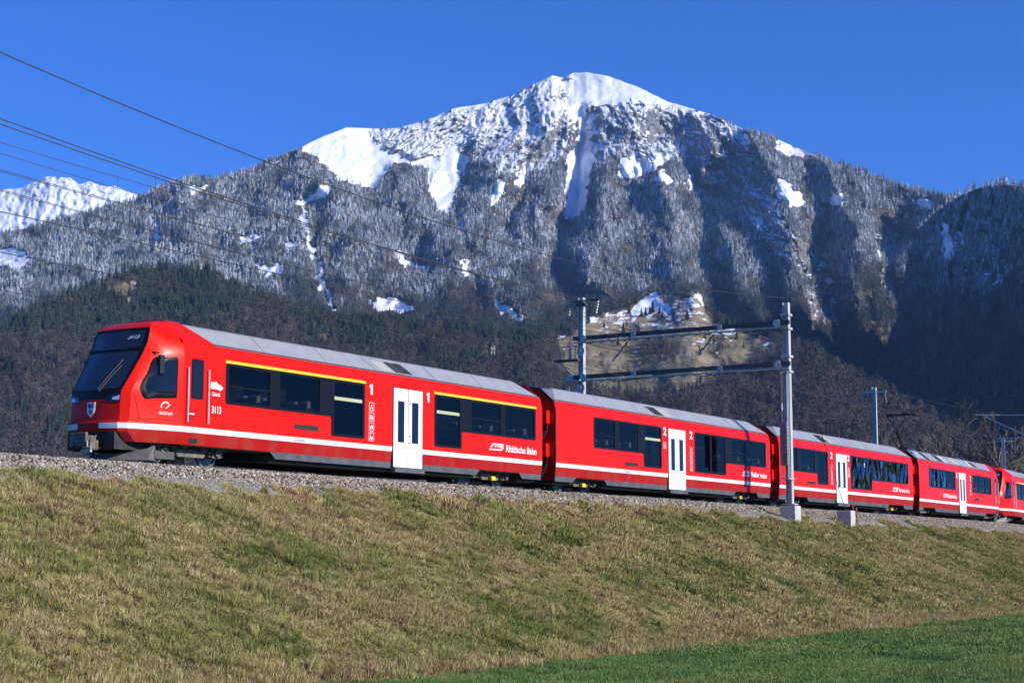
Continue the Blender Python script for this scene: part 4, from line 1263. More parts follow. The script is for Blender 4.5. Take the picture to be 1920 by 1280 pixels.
    for k in range(4):
        bm = bmesh.new(); y = -.34 + .2 * k
        tube(bm, [(X(-.05), y, .62), (X(-.2), y - .02, .40), (X(-.1), y, .26), (X(.1), y, .34)], .018, 6); bm_obj('air_hose', bm, M_BLACK, cp)
    bm = bmesh.new(); tube(bm, [(X(-.28), -.42, .33), (X(-.28), -.16, .33)], .022, 6); tube(bm, [(X(-.28), -.30, .22), (X(-.28), -.30, .48)], .022, 6); box(bm, *sorted((X(-.3), X(-.24))), -.42, -.12, .21, .28)
    bm_obj('coupling_link', bm, M_BEIGE, cp)
    for sg in (-1, 1):
        bm = bmesh.new()
        prf = [(0.10, .02, .07, .20), (.55, sg * .55, .07, .24), (1.0, sg * .98, .08, .36), (1.12, sg * 1.06, .06, .44)]
        rows_ = [[bm.verts.new((X(x), y, z0)), bm.verts.new((X(x + .04), y * .96, z1)), bm.verts.new((X(x + .10), y * .94, z1)), bm.verts.new((X(x + .10), y * .94, z0))] for x, y, z0, z1 in prf]
        for i in range(len(rows_) - 1):
            for k in range(4): bm.faces.new((rows_[i][k], rows_[i][(k + 1) % 4], rows_[i + 1][(k + 1) % 4], rows_[i + 1][k]))
        bm.faces.new(rows_[0]); bm.faces.new(rows_[-1][::-1])
        box(bm, *sorted((X(1.14), X(1.80))), sg * 1.03 - .03, sg * 1.03 + .03, .12, .30)
        bmesh.ops.recalc_face_normals(bm, faces=bm.faces[:])
        bm_obj('snow_plough', bm, M_PLOUGH, root)

def LB(x0, x1, xt, left_tall, zlo=1.555, zt=1.04, zhi=2.56):
    """outline of a window band with one deep section"""
    if left_tall: return [(x0, zt), (xt, zt), (xt, zlo), (x1, zlo), (x1, zhi), (x0, zhi)]
    return [(x0, zlo), (xt, zlo), (xt, zt), (x1, zt), (x1, zhi), (x0, zhi)]
def first_class_car(name, label, s0, number, full=True):
    N = 28.08
    sh = lambda *v: tuple(round(q - N, 3) for q in v)
    L = 46.66 - N
    P = lambda a, b, z0=1.62, z1=2.49: (a - N, z0, b - N, z1)
    bands = [([(x - N, z) for x, z in LB(31.34, 37.07, 35.58, False)], [P(31.46, 33.02), P(33.42, 35.06), P(35.70, 36.95, 1.11)], [(31.46 - N, 33.02 - N, 2.0)]),
             ([(x - N, z) for x, z in LB(40.47, 46.25, 41.92, True)], [P(40.58, 41.80, 1.11), P(42.46, 44.10), P(44.38, 46.12)], [(42.46 - N, 44.10 - N, 2.0)])]
    car = make_car(name, label, s0, L, bands, [sh(38.41, 39.83)], [(34.04 - N, 1.12, 35.04 - N, 1.25)], [(29.1 - N, 33.15 - N), (43.0 - N, 45.3 - N)], [30.6 - N, 44.15 - N],
        yellow=[sh(31.33, 37.10), sh(40.45, 46.28)],
        glyphs=[('Rhätische Bahn', 44.42 - N, 1.10, .30, 1.84, False), (number, 30.84 - N, 1.30, .24, .34, False), ('Calanda', 30.84 - N, 1.72, .13, .30, False), ('graubünden', 34.06 - N, .815, .10, .42, True),
                ('A 3113', 46.2 - N, .58, .08, .3, True)] if full else [(number, 30.84 - N, 1.30, .24, .34, False)],
        klass=[('1', 37.28 - N, 2.29, .42, .16), ('1', 40.06 - N, 2.30, .40, .15)], logo=(43.47 - N, 1.12, .98) if full else None, cab='front',
        roofbits=[(37.75 - N, 39.75 - N, .03, .86, 'frame', .012), (38.0 - N, 38.55 - N, .12, .74, 'panel', .02), (38.72 - N, 39.12 - N, .10, .80, 'grille', .02), (39.15 - N, 39.56 - N, .10, .80, 'grille', .02)],
        icons=[(37.27 - N, 2.07, 4, .235)], strips=[(35.70 - N, 36.95 - N, 2.06), (40.58 - N, 41.80 - N, 2.06)])
    make_cab(car, L, False, number)
    # mountain mark, speed dial
    if full:
        bm = bmesh.new()
        plate(bm, [(30.80 - N, 1.90), (30.86 - N, 1.88), (31.02 - N, 1.89), (31.16 - N, 1.86), (31.25 - N, 1.93), (31.18 - N, 1.99), (31.07 - N, 2.01), (31.0 - N, 2.07), (30.93 - N, 2.04), (30.86 - N, 2.06), (30.81 - N, 2.03)], [], near, .004)
        bm_obj('mountain_mark', bm, M_LETTER, car)
        bm = bmesh.new(); a = [math.radians(190 - 13 * k) for k in range(13)]
        cx, cz = 29.36 - N, 1.33
        f_ = lambda x, z, o_: (x, -(nose_half(x, z) + o_), z)
        plate(bm, [(cx + .13 * math.cos(t), cz + .13 * math.sin(t)) for t in a] + [(cx + .10 * math.cos(t), cz + .10 * math.sin(t)) for t in a[::-1]], [], f_, .004)
        plate(bm, [(cx - .01, cz - .03), (cx + .02, cz - .03), (cx + .13, cz + .05), (cx + .12, cz + .06)], [], f_, .004)
        bm_obj('speed_dial_mark', bm, M_LETTER, car)
        p0 = Vector((1.08, -(nose_half(1.08, 1.19) + .014), 1.15)); p1 = Vector((1.48, -(nose_half(1.48, 1.19) + .014), 1.15))
        xa = (p1 - p0).normalized(); za = xa.cross(Vector((0, 0, 1)))
        mt = Matrix(((xa.x, 0, za.x, p0.x), (xa.y, 0, za.y, p0.y), (xa.z, 1, za.z, p0.z), (0, 0, 0, 1)))
        curve_text('lettering', '163.620 km/h', .10, M_LETTER, car, mt, bold=.001, width=.38)
    return car
car1 = first_class_car('train_car', 'leading red train car with sloping black cab and yellow stripes over its windows', 28.08, '3113')

N2 = 47.56
q2 = lambda a, b, z0=1.61, z1=2.52: (a - N2, z0, b - N2, z1)
car2 = make_car('train_car', 'second red train car from the front, shaded by the overhead mast', N2, 17.82,
    [([(x - N2, z) for x, z in LB(50.11, 55.27, 53.83, False, 1.545, 1.07, 2.59)], [q2(50.22, 51.62), q2(51.95, 53.36), q2(53.93, 55.17, 1.14)], [(50.22 - N2, 51.62 - N2, 2.0)]),
     ([(x - N2, z) for x, z in LB(58.07, 64.93, 60.92, True, 1.545, 1.07, 2.59)], [q2(58.17, 59.42, 1.14), q2(59.60, 60.82, 1.14), q2(61.50, 62.78), q2(62.98, 64.82)], [(61.50 - N2, 62.78 - N2, 2.0)])],
    [(55.81 - N2, 57.23 - N2)], [(52.36 - N2, 1.05, 53.37 - N2, 1.17)], [(48.95 - N2, 50.95 - N2), (61.95 - N2, 64.0 - N2)], [49.9 - N2, 62.95 - N2],
    glyphs=[('Viafier retica', 63.36 - N2, 1.12, .29, 1.62, False), ('graubünden', 52.36 - N2, .815, .09, .42, True)],
    klass=[('2', 55.42 - N2, 2.32, .40, .24), ('2', 57.64 - N2, 2.32, .40, .24)], logo=(62.5 - N2, 1.13, .95),
    roofbits=[(54.9 - N2, 59.6 - N2, .03, .80, 'frame', .010), (55.05 - N2, 55.75 - N2, .12, .80, 'grille', .02), (55.85 - N2, 56.55 - N2, .12, .80, 'panel', .016)],
    icons=[(55.42 - N2, 2.05, 1, .22), (57.66 - N2, 2.0, 4, .2)], strips=[(53.93 - N2, 55.17 - N2, 2.10)], yel=(True, True))

N3 = 66.35
q3 = lambda a, b, z0=1.61, z1=2.52: (a - N3, z0, b - N3, z1)
car3 = make_car('train_car', 'third red train car with swirling pale reflections in its rear windows', N3, 17.55,
    [([(x - N3, z) for x, z in LB(67.0, 71.98, 70.70, False, 1.56, 1.10, 2.59)], [q3(67.1, 68.3), q3(68.75, 70.35), q3(70.80, 71.88, 1.17)], []),
     ([(x - N3, z) for x, z in LB(74.90, 83.14, 77.75, True, 1.55, 1.06, 2.59)], [q3(75.0, 76.25, 1.13), q3(76.42, 77.64, 1.13), q3(78.10, 79.42), q3(79.64, 81.34), q3(81.56, 83.02)], [(78.10 - N3, 79.42 - N3, 2.0)])],
    [(72.97 - N3, 74.36 - N3)], [(69.47 - N3, 1.06, 70.42 - N3, 1.18)], [(67.3 - N3, 69.5 - N3), (80.3 - N3, 82.4 - N3)], [68.4 - N3, 81.35 - N3],
    glyphs=[('Ferrovia retica', 81.62 - N3, 1.13, .29, 1.62, False)], klass=[('2', 72.32 - N3, 2.32, .40, .24), ('2', 74.50 - N3, 2.32, .40, .24)], logo=(80.70 - N3, 1.14, .95),
    roofbits=[(72.0 - N3, 74.2 - N3, .03, .80, 'frame', .010), (71.7 - N3, 72.5 - N3, .12, .85, 'grille', .02), (72.6 - N3, 73.2 - N3, .12, .85, 'panel', .016)],
    icons=[(72.36 - N3, 2.05, 4, .2), (74.55 - N3, 2.0, 2, .2)], wavy=20.0, wavy_from=8.0, yel=(False, True))

q4 = lambda a, b, z0=1.63, z1=2.52: (a, z0, b, z1)
car4 = make_car('train_car', 'fourth red train car carrying the raised pantograph, without a yellow stripe', 84.85, 18.1,
    [(rect(1.81, 1.58, 6.93, 2.58), [q4(1.93, 3.28), q4(3.48, 5.12), q4(5.24, 6.80)], [(1.93, 3.28, 2.0)]),
     (rect(10.50, 1.58, 14.76, 2.58), [q4(10.62, 11.92), q4(12.02, 13.32), q4(13.42, 14.64)], [(10.62, 11.92, 2.0)])],
    [(7.62, 8.98)], [(10.95, 1.13, 11.85, 1.26)], [(.9, 2.9), (13.6, 15.9)], [1.9, 14.9],
    glyphs=[('Rhätische Bahn', 5.22, 1.12, .29, 1.84, False)], klass=[('2', 7.10, 2.28, .40, .24), ('2', 9.95, 2.22, .40, .24)], logo=(4.36, 1.13, .9), cab='rear',
    roofbits=[(.62, 1.6, .25, .85, 'blue', .02), (1.95, 2.6, .05, .95, 'dark', .015), (4.4, 5.2, .10, .95, 'dark', .02), (5.3, 6.0, .1, .9, 'light', .02), (7.2, 8.6, .15, .85, 'panel', .02), (9.2, 10.0, .1, .9, 'blue', .02), (10.6, 11.5, .2, .85, 'light', .02), (11.7, 12.4, .2, .85, 'dark', .02)],
    icons=[(9.95, 2.05, 3, .2)], hatches=[(.02, 1.19, 1.32, 2.02)], wavy=2.5, wavy_from=1.0, yel=(False, False))
make_cab(car4, 18.1, True, '3113')
# pantograph on the fourth car
def pantograph(root, x):
    pg = empty('pantograph', (x, 0, 3.5), 0, root)
    def part(nm, fn, mat=M_BLACK):
        bm = bmesh.new(); fn(bm); return bm_obj(nm, bm, mat, pg)
    part('pantograph_base', lambda bm: (beam(bm, (-.6, -.55, .08), (.6, -.55, .08), .06, .06), beam(bm, (-.6, .55, .08), (.6, .55, .08), .06, .06), beam(bm, (-.5, -.55, .08), (-.5, .55, .08), .06, .06), beam(bm, (.5, -.55, .08), (.5, .55, .08), .06, .06)))
    part('lower_arm', lambda bm: tube(bm, [(.45, 0, .12), (-.75, 0, .95)], .06, 8))
    part('upper_arm', lambda bm: (tube(bm, [(-.75, -.10, .95), (.15, -.45, 1.90)], .034, 6), tube(bm, [(-.75, .10, .95), (.15, .45, 1.90)], .034, 6)))
    part('control_rod', lambda bm: tube(bm, [(.30, .08, .12), (-.60, .08, .88)], .018, 6))
    for dx in (-.18, .18):
        part('contact_strip', lambda bm: tube(bm, [(.15 + dx, -.85, 1.78), (.15 + dx, -.65, 1.90), (.15 + dx, .65, 1.90), (.15 + dx, .85, 1.78)], .036, 6))
    for yy in (-.5, .5):
        part('strip_bracket', lambda bm: tube(bm, [(-.05, yy, 1.88), (.35, yy, 1.88)], .016, 5))
    for dx, dy in ((-.5, -.5), (.5, -.5), (-.5, .5), (.5, .5)):
        part('roof_insulator', lambda bm: tube(bm, [(dx, dy, 0), (dx, dy, .08)], .06, 8), M_INSUL)
pantograph(car4, 1.5)
car5 = first_class_car('train_car', 'red train car with black cab coupled behind, at the right picture edge', 103.45, '3114', full=False)

# ---------------------------------------------------------------- track bed
def sweep(name, profile, s_list, mat, label=None, noise=None, kind=None, parent=None, smooth=True):
    S_, = [np.asarray(s_list)]
    Q = np.array([p[0] for p in profile]); Zp = np.array([p[1] for p in profile])
    SS, QQ = np.meshgrid(S_, Q, indexing='ij'); ZZ = np.broadcast_to(Zp, SS.shape).copy()
    if noise is not None: ZZ = ZZ + noise(SS, QQ)
    co = trk(SS.ravel(), QQ.ravel(), ZZ.ravel())
    nr, nc = SS.shape; idx = np.arange(nr * nc).reshape(nr, nc)
    quads = np.stack([idx[:-1, :-1], idx[:-1, 1:], idx[1:, 1:], idx[1:, :-1]], -1).reshape(-1, 4)[:, ::-1]
    me = mesh_np(name, co, quads.ravel(), np.full(len(quads), 4), mat, smooth=smooth)
    o = link(bpy.data.objects.new(name, me), parent)
    if label: tag(o, label)
    if kind: o['kind'] = kind
    return o
def mat_ground(name, cols, scale, rough=.95, bump=.5, dist=.05):
    m, t = new_mat(name); P = t.pos()
    n1 = t.noise(P, scale, 6, .65); n2 = t.noise(P, scale * 9, 3, .6)
    c = t.mix(t.ramp(n1, .32, .68), cols[0], cols[1]); c = t.mix(t.math('MULTIPLY', t.ramp(n2, .35, .65), .6), c, cols[2])
    t.done(t.bsdf(c, rough, 0, t.bump(n2, bump, dist), .1)); return m
M_BALL = mat_ground('ballast_bed', ((.06, .055, .05), (.12, .11, .10), (.04, .036, .034)), 8.0, .95, 1.0, .05)
M_GRAVEL = mat_ground('fine_gravel', ((.27, .265, .25), (.36, .35, .33), (.18, .175, .165)), 6.0, .95, .6, .02)
M_BANK = mat_ground('bank_soil', ((.17, .13, .065), (.24, .185, .10), (.10, .095, .035)), 1.6, .95, .8, .05)
M_FIELD = mat_ground('field_soil', ((.05, .095, .02), (.075, .13, .03), (.04, .065, .018)), 1.5, .95, .8, .03)
S_ALL = np.arange(-30, 230, .6)
bn = lambda SS, QQ: .02 * fbm(SS / 1.0, QQ / .5, 201, 3)
sweep('track_bed', [(-9.5, -.9), (-7.4, -.22), (-2.0, -.20), (.35, -.20), (.75, -.16), (1.2, -.07), (1.45, -.06), (1.65, -.12), (2.1, -.37), (2.3, -.46)], S_ALL, M_BALL, 'grey stone ballast bed under the railway track', bn, 'structure')
sweep('gravel_path', [(1.95, -.42), (2.15, -.39), (2.4, -.44), (2.75, -.53), (3.2, -.72)], S_ALL, M_GRAVEL, 'strip of fine grey gravel beside the ballast', lambda a, b: .015 * fbm(a / .8, b / .4, 203, 3), 'structure')
def bank_z(SS, QQ):
    base = np.interp(QQ, [2.2, 2.6, 2.9, 11.0, 11.5, 12.2], [-.68, -.55, -.63, -4.28, -4.36, -4.42])
    edge = np.clip((QQ - 2.6) / .9, 0, 1)
    return base + edge * (.07 * fbm(SS / 2.2, QQ / 1.6, 205, 4) + .10 * fbm(SS / 9.0, QQ / 5.0, 207, 2))
QB = np.arange(2.2, 12.3, .28)
sweep('embankment', [(q, 0) for q in QB], np.arange(-30, 230, .45), M_BANK, 'sloping railway embankment with dry winter grass', bank_z, 'structure')
# field
me = mesh_np('field', [(-90, -30, 0), (160, -30, 0), (160, 190, 0), (-90, 190, 0)], [0, 1, 2, 3], [4], M_FIELD)
tag(link(bpy.data.objects.new('field', me)), 'flat green winter crop field', kind='structure')

# rails and sleepers, two tracks
def rail_track(q0, label, s_near):
    for sg in (-1, 1):
        qq = q0 + sg * .53
        o = sweep('rail', [(qq - .06, -.15), (qq - .05, -.13), (qq - .012, -.11), (qq - .012, -.045), (qq - .034, -.035), (qq - .034, -.004), (qq, 0), (qq + .034, -.004), (qq + .034, -.035), (qq + .012, -.045), (qq + .012, -.11), (qq + .05, -.13), (qq + .06, -.15)], np.arange(-30, 230, 1.5), M_RAIL)
        tag(o, ('nearer' if sg > 0 else 'farther') + ' steel rail of the ' + label, 'rail', 'rails')
rail_track(0.0, 'track under the train', 0)
rail_track(-4.0, 'empty second track behind the train', 0)
# ---------------------------------------------------------------- overhead line
def seg_wire(bm, pts, r): tube(bm, pts, r, 4, cap=False)
def insulator(bm, a, b, r=.06, n=5):
    a = Vector(a); b = Vector(b)
    for k in range(n):
        p = a + (b - a) * (k + .3) / n; q = a + (b - a) * (k + .7) / n
        tube(bm, [p, q], r, 8)
    tube(bm, [a, b], r * .4, 6)
M_WEIGHT = simple('cast_weight', (.20, .20, .20), .7, var=.2, scale=5)
def gantry(s0):
    g = empty('overhead_gantry', trk(s0, 3.0, -.05))
    tag(g, 'steel overhead line gantry of two masts and two crossbeams spanning the train', 'gantry')
    org = trk(s0, 3.0, -.05)
    _, _, tx, ty = centre(s0); t3 = Vector((float(tx), float(ty), 0)); n3 = Vector((float(ty), -float(tx), 0))
    L = lambda ds, q, z: t3 * ds + n3 * (q - 3.0) + Vector((0, 0, z + .05))
    def part(nm, fn, mat, par=g, bevel=0.0):
        bm = bmesh.new(); fn(bm); bmesh.ops.recalc_face_normals(bm, faces=bm.faces[:]); return bm_obj(nm, bm, mat, par, bevel=bevel)
    QA, QB_ = 3.0, -6.5
    # near mast
    ma = part('mast', lambda bm: hbeam(bm, L(0, QA, -.04), L(0, QA, 8.12), .22, .25, .02, n3), M_GALV)
    part('mast_foot_plate', lambda bm: beam(bm, L(-.25, QA, -.02), L(.25, QA, -.02), .5, .035), M_GALV, ma)
    for z in (7.62, 7.05, 5.92, 5.30):
        part('mast_clamp', lambda bm: beam(bm, L(-.20, QA, z), L(.20, QA, z), .36, .09), M_GALV, ma)
    # far mast
    mb = part('mast', lambda bm: hbeam(bm, L(0, QB_, -.2), L(0, QB_, 9.1), .22, .25, .02, n3), M_GALV)
    part('mast_arm', lambda bm: beam(bm, L(-.05, QB_ - .55, 8.95), L(-.05, QB_ + .9, 8.95), .08, .08), M_GREEN, mb)
    part('mast_arm', lambda bm: beam(bm, L(0, QB_ - .22, 8.80), L(0, QB_ + .22, 8.80), .26, .14), M_GREEN, mb)
    for q in (QB_ - .5, QB_ + .85):
        part('insulator', lambda bm: insulator(bm, L(-.05, q, 8.9), L(-.25, q, 8.3), .055), M_INSUL, mb)
    part('mast_arm', lambda bm: beam(bm, L(0, QB_, 7.0), L(-.0, QB_ - 1.0, 7.0), .05, .05), M_GALV, mb)
    part('switch_platform', lambda bm: beam(bm, L(-.25, QB_ - 1.15, 6.35), L(-.25, QB_, 6.35), .4, .08), M_GREEN, mb)
    part('platform_strut', lambda bm: tube(bm, [L(-.2, QB_ - 1.05, 6.3), L(-.1, QB_ - .1, 5.5)], .045, 6), M_GALV, mb)
    for q in (QB_ - .95, QB_ - .45, QB_ - .15):
        part('switch_insulator', lambda bm: insulator(bm, L(-.25, q, 6.4), L(-.25, q, 7.0 - .2 * (q < QB_ - .5)), .07), M_INSUL, mb)
    for z in (6.75, 5.15):
        part('pulley_wheel', lambda bm: (tube(bm, [L(-.22, QB_ + .02, z), L(-.16, QB_ + .02, z)], .22, 16), tube(bm, [L(-.26, QB_ + .02, z), L(-.10, QB_ + .02, z)], .05, 8)), M_GALV, mb)
    part('pulley_bracket', lambda bm: beam(bm, L(-.15, QB_ - .75, 5.55), L(-.15, QB_, 5.55), .2, .18), M_GALV, mb)
    for q in (QB_ - .7, QB_ - .55):
        part('guide_rod', lambda bm: tube(bm, [L(-.15, q, 5.5), L(-.15, q, .5)], .03, 6), M_GALV, mb)
    # crossbeams: box upper chord, light lower chord, zigzag web
    for z in (7.28, 5.60):
        cb = part('crossbeam', lambda bm: beam(bm, L(-.30, QA + .25, z), L(-.30, QB_ - .25, z), .13, .17), M_GREEN)
        part('lower_chord', lambda bm: beam(bm, L(-.30, QA + .2, z - .19), L(-.30, QB_ - .2, z - .19), .12, .05), M_GALV, cb)
        def zig(bm):
            N_ = 34
            for k in range(N_):
                q0 = QA - (QA - QB_) * k / N_; q1 = QA - (QA - QB_) * (k + 1) / N_
                za, zb = (z - .16, z - .27) if k % 2 else (z - .27, z - .16)
                beam(bm, L(-.30, q0, za), L(-.30, q1, zb), .03, .03)
        o = part('web_bars', zig, M_GREEN, cb); o['kind'] = 'stuff'
        for q in (.2, -3.8):
            part('beam_splice', lambda bm: beam(bm, L(-.385, q - .10, z - .02), L(-.385, q + .10, z - .02), .03, .20), M_GALV, cb)
        for q in (QA - .28, QB_ + .25):
            part('end_clamp', lambda bm: tube(bm, [L(-.40, q, z - .02), L(-.22, q, z - .02)], .15, 14), M_GALV, cb)
    # hangers and registration arms below the beams
    for q in (-.1, -4.1):
        part('hanger', lambda bm: tube(bm, [L(-.3, q, 7.0), L(-.45, q - .45, 6.35)], .03, 6), M_GREEN)
        part('suspension_insulator', lambda bm: insulator(bm, L(-.45, q - .42, 6.45), L(-.52, q - .62, 6.15), .07, 3), M_INSUL)
        part('registration_arm', lambda bm: tube(bm, [L(-.3, q + .9, 5.38), L(-.5, q - .6, 5.28)], .022, 6), M_GREEN)
    # tension weights on the near mast
    for k in range(12):
        part('tension_weight', lambda bm: beam(bm, L(-.36, QA - .02, 1.52 + .145 * k), L(-.36, QA - .02, 1.652 + .145 * k), .30, .30, n3), M_WEIGHT)
    for ds, q in ((-.22, QA + .1), (-.16, QA + .02), (-.24, QA - .18)):
        part('guide_rod', lambda bm: tube(bm, [L(ds, q, .95), L(ds, q, 5.3)], .022, 6), M_GALV)
    part('guide_bracket', lambda bm: beam(bm, L(-.45, QA, .98), L(.12, QA, .98), .36, .05), M_GALV)
    part('weight_wire', lambda bm: tube(bm, [L(-.40, QA - .1, 3.2), L(-.42, QA - .1, 5.35)], .012, 5), M_WIRE)
    part('weight_wire', lambda bm: tube(bm, [L(-.34, QA - .1, 3.2), L(-.32, QA - .1, 5.35)], .012, 5), M_WIRE)
    part('turnbuckle', lambda bm: tube(bm, [L(-.41, QA - .1, 3.7), L(-.41, QA - .1, 4.0)], .03, 6), M_GALV)
    return g
S_G = 63.36
gantry(S_G)
# concrete footing under the near mast
def concrete_block(s, q, z0, z1, ws, wq, label, notch=False):
    o_ = trk(s, q, z0)
    bm = bmesh.new(); box(bm, -ws / 2, ws / 2, -wq / 2, wq / 2, 0, z1 - z0)
    o = bm_obj('concrete_block', bm, M_CONC, bevel=.02)
    o.location = o_; o.rotation_euler = (0, 0, heading(s))
    tag(o, label, 'block')
concrete_block(S_G, 3.02, -1.3, -.085, .62, .62, 'grey concrete block carrying the near gantry mast')
concrete_block(68.9, 3.28, -1.2, -.15, .55, .62, 'grey concrete anchor block of the guy wire, beside rusty stakes')
def single_wire(name, label, pts, r=.010, mat=None, cat='wire', group='overhead wires'):
    bm = bmesh.new(); tube(bm, pts, r, 5); o = bm_obj(name, bm, mat or M_WIRE); tag(o, label, cat, group); return o
single_wire('guy_wire', 'slack guy wire from the near gantry mast down to the concrete anchor block',
            [trk(S_G + (68.85 - S_G) * t, 3.05 + .23 * t, 7.9 + (-.1 - 7.9) * t - 4 * .35 * t * (1 - t)) for t in np.linspace(0, 1, 14)], .013)
for k, (s_, q_, ls, lab) in enumerate(((69.7, 3.3, .14, 'taller rusty stake leaning beside the concrete anchor block'), (69.95, 3.42, -.05, 'shorter rusty stake beside the concrete anchor block'))):
    bm = bmesh.new(); beam(bm, (0, 0, -.4), (ls, .05, 1.0 - .15 * k), .06, .05); bm2 = bm
    o = bm_obj('rusty_stake', bm, M_RUST); o.location = trk(s_, q_, -.85); o.rotation_euler = (0, 0, heading(s_)); tag(o, lab, 'stake', 'rusty stakes')

# wires: height as a parabola about its lowest point
def sag_wire(label, q, zmin, c, smin, s0=4.0, s1=S_G, r=.009, dq=0.0, n=26):
    pts = [trk(float(s), q + dq * (s - s0) / (s1 - s0), float(zmin + c * (s - smin) ** 2)) for s in np.linspace(s0, s1, n)]
    return single_wire('overhead_wire', label, pts, r)
sag_wire('topmost dark feeder wire running down from the upper left sky to the near mast', 3.0, 7.06, .0024, 40.5, r=.014)
sag_wire('upper line of the paired messenger wires, left above the train', 0.0, 6.88, .0016, 45.0, r=.013)
sag_wire('lower line of the paired messenger wires, left above the train', 0.0, 6.86, .00148, 44.0, r=.013)
sag_wire('thin upper feeder wire behind the paired messenger wires', -6.9, 9.0, .0008, 46.0)
sag_wire('thin lower feeder wire behind the paired messenger wires', -6.5, 8.5, .0011, 46.0)
sag_wire('upper line of the paired feeders crossing the far snowy ridge', -6.2, 8.05, .0009, 44.0, r=.010)
sag_wire('lower line of the paired feeders crossing the far snowy ridge', -6.2, 8.0, .0007, 46.0, r=.010)
sag_wire('upper messenger wire of the rear track, low across the left forest', -4.0, 6.84, .0012, 42.0)
sag_wire('lower messenger wire of the rear track, low across the left forest', -4.0, 6.80, .0009, 44.0)
sag_wire('contact wire over the train, taut and level', 0.0, 5.42, 0.0, 40.0, s1=118.0, r=.012, n=40)
sag_wire('contact wire over the empty rear track, taut and level', -4.0, 5.45, 0.0, 40.0, s1=118.0, r=.012, n=40)
sag_wire('return wire low behind the train on the far masts', -6.7, 5.0, .0006, 40.0)
sag_wire('messenger wire beyond the gantry over the rear cars', 0.0, 6.5, .0012, 86.0, s0=S_G, s1=109.0)
sag_wire('messenger wire beyond the gantry over the rear track', -4.0, 6.5, .0012, 86.0, s0=S_G, s1=109.0)
sag_wire('feeder wire beyond the gantry towards the far pole', -6.9, 8.0, .0015, 84.0, s0=S_G, s1=104.0)
for (q, s_, zt, zb, lab) in ((0.0, 30.1, 7.2, 5.42, 'first dropper wire below the paired messenger wires'), (0.0, 38.0, 6.95, 5.42, 'second dropper wire below the paired messenger wires'),
                              (0.0, 48.5, 6.88, 5.42, 'third dropper wire below the paired messenger wires'), (-6.8, 35.6, 9.08, 8.66, 'short dropper wire joining the thin feeder wires'),
                              (-4.0, 40.0, 6.8, 5.45, 'first dropper wire over the rear track'), (-4.0, 50.0, 6.86, 5.45, 'second dropper wire over the rear track')):
    single_wire('dropper_wire', lab, [trk(s_, q, zt), trk(s_, q, zb)], .006, group='dropper wires')
def via(pts, q):
    out = []
    for u, v in pts:
        a, b = ray(u, v); k = -(D_TRACK - q) / (a * NX + NY); out.append(Vector((float(a * k), float(k), float(b * k) + CAM_Z)))
    return out
single_wire('jumper_wire', 'curved jumper wire rising to a clamp above the second car roof', via([(740,470),(820,498),(880,509),(925,497),(966,468)], .1), .012, group='jumper wires')
single_wire('jumper_wire', 'hanging jumper loop below the rear track messenger wire', via([(560,542),(590,560),(620,566),(648,552),(666,530)], -4.0), .010, group='jumper wires')

# other masts
def pole(s, q, top, label, arm=.8):
    g = empty('overhead_mast', trk(s, q, -.3)); g.rotation_euler = (0, 0, heading(s)); tag(g, label, 'mast', 'single overhead line masts')
    bm = bmesh.new(); hbeam(bm, (0, 0, 0), (0, 0, top + .3), .24, .26, .02, (0, 1, 0)); bm_obj('mast', bm, M_GALV, g)
    bm = bmesh.new(); beam(bm, (0, -arm, top), (0, arm, top), .08, .10); ar = bm_obj('crossarm', bm, M_GALV, g)
    for y in (-arm + .1, arm - .1):
        bm = bmesh.new(); insulator(bm, (0, y, top - .05), (-.1, y * 1.15, top - .75), .05); bm_obj('insulator', bm, M_INSUL, ar)
    return g
pole(104.0, -6.9, 8.75, 'slim grey overhead mast behind the third car roof')
pg_ = pole(154.0, -5.4, 8.7, 'distant overhead mast at the right above the last car')
pm = pole(110.0, 3.0, 8.6, 'overhead mast beyond the right picture edge with a cantilever arm', .5)
H3 = lambda y, z: (0, y, z + .3)
for nm, a, b, r_ in (('cantilever_tube', H3(0, 7.05), H3(4.75, 7.20), .035), ('cantilever_strut', H3(0, 4.9), H3(4.2, 7.1), .045), ('registration_tube', H3(1.9, 5.65), H3(3.6, 5.62), .03), ('drop_rod', H3(3.25, 6.5), H3(3.6, 5.62), .02)):
    bm = bmesh.new(); tube(bm, [a, b], r_, 8); bm_obj(nm, bm, M_GALV, pm)
bm = bmesh.new(); insulator(bm, H3(.25, 7.05), H3(.8, 7.07), .07); bm_obj('cantilever_insulator', bm, M_INSUL, pm)
bm = bmesh.new(); insulator(bm, H3(4.25, 7.18), H3(4.9, 7.22), .05, 3); bm_obj('messenger_clamp', bm, M_INSUL, pm)

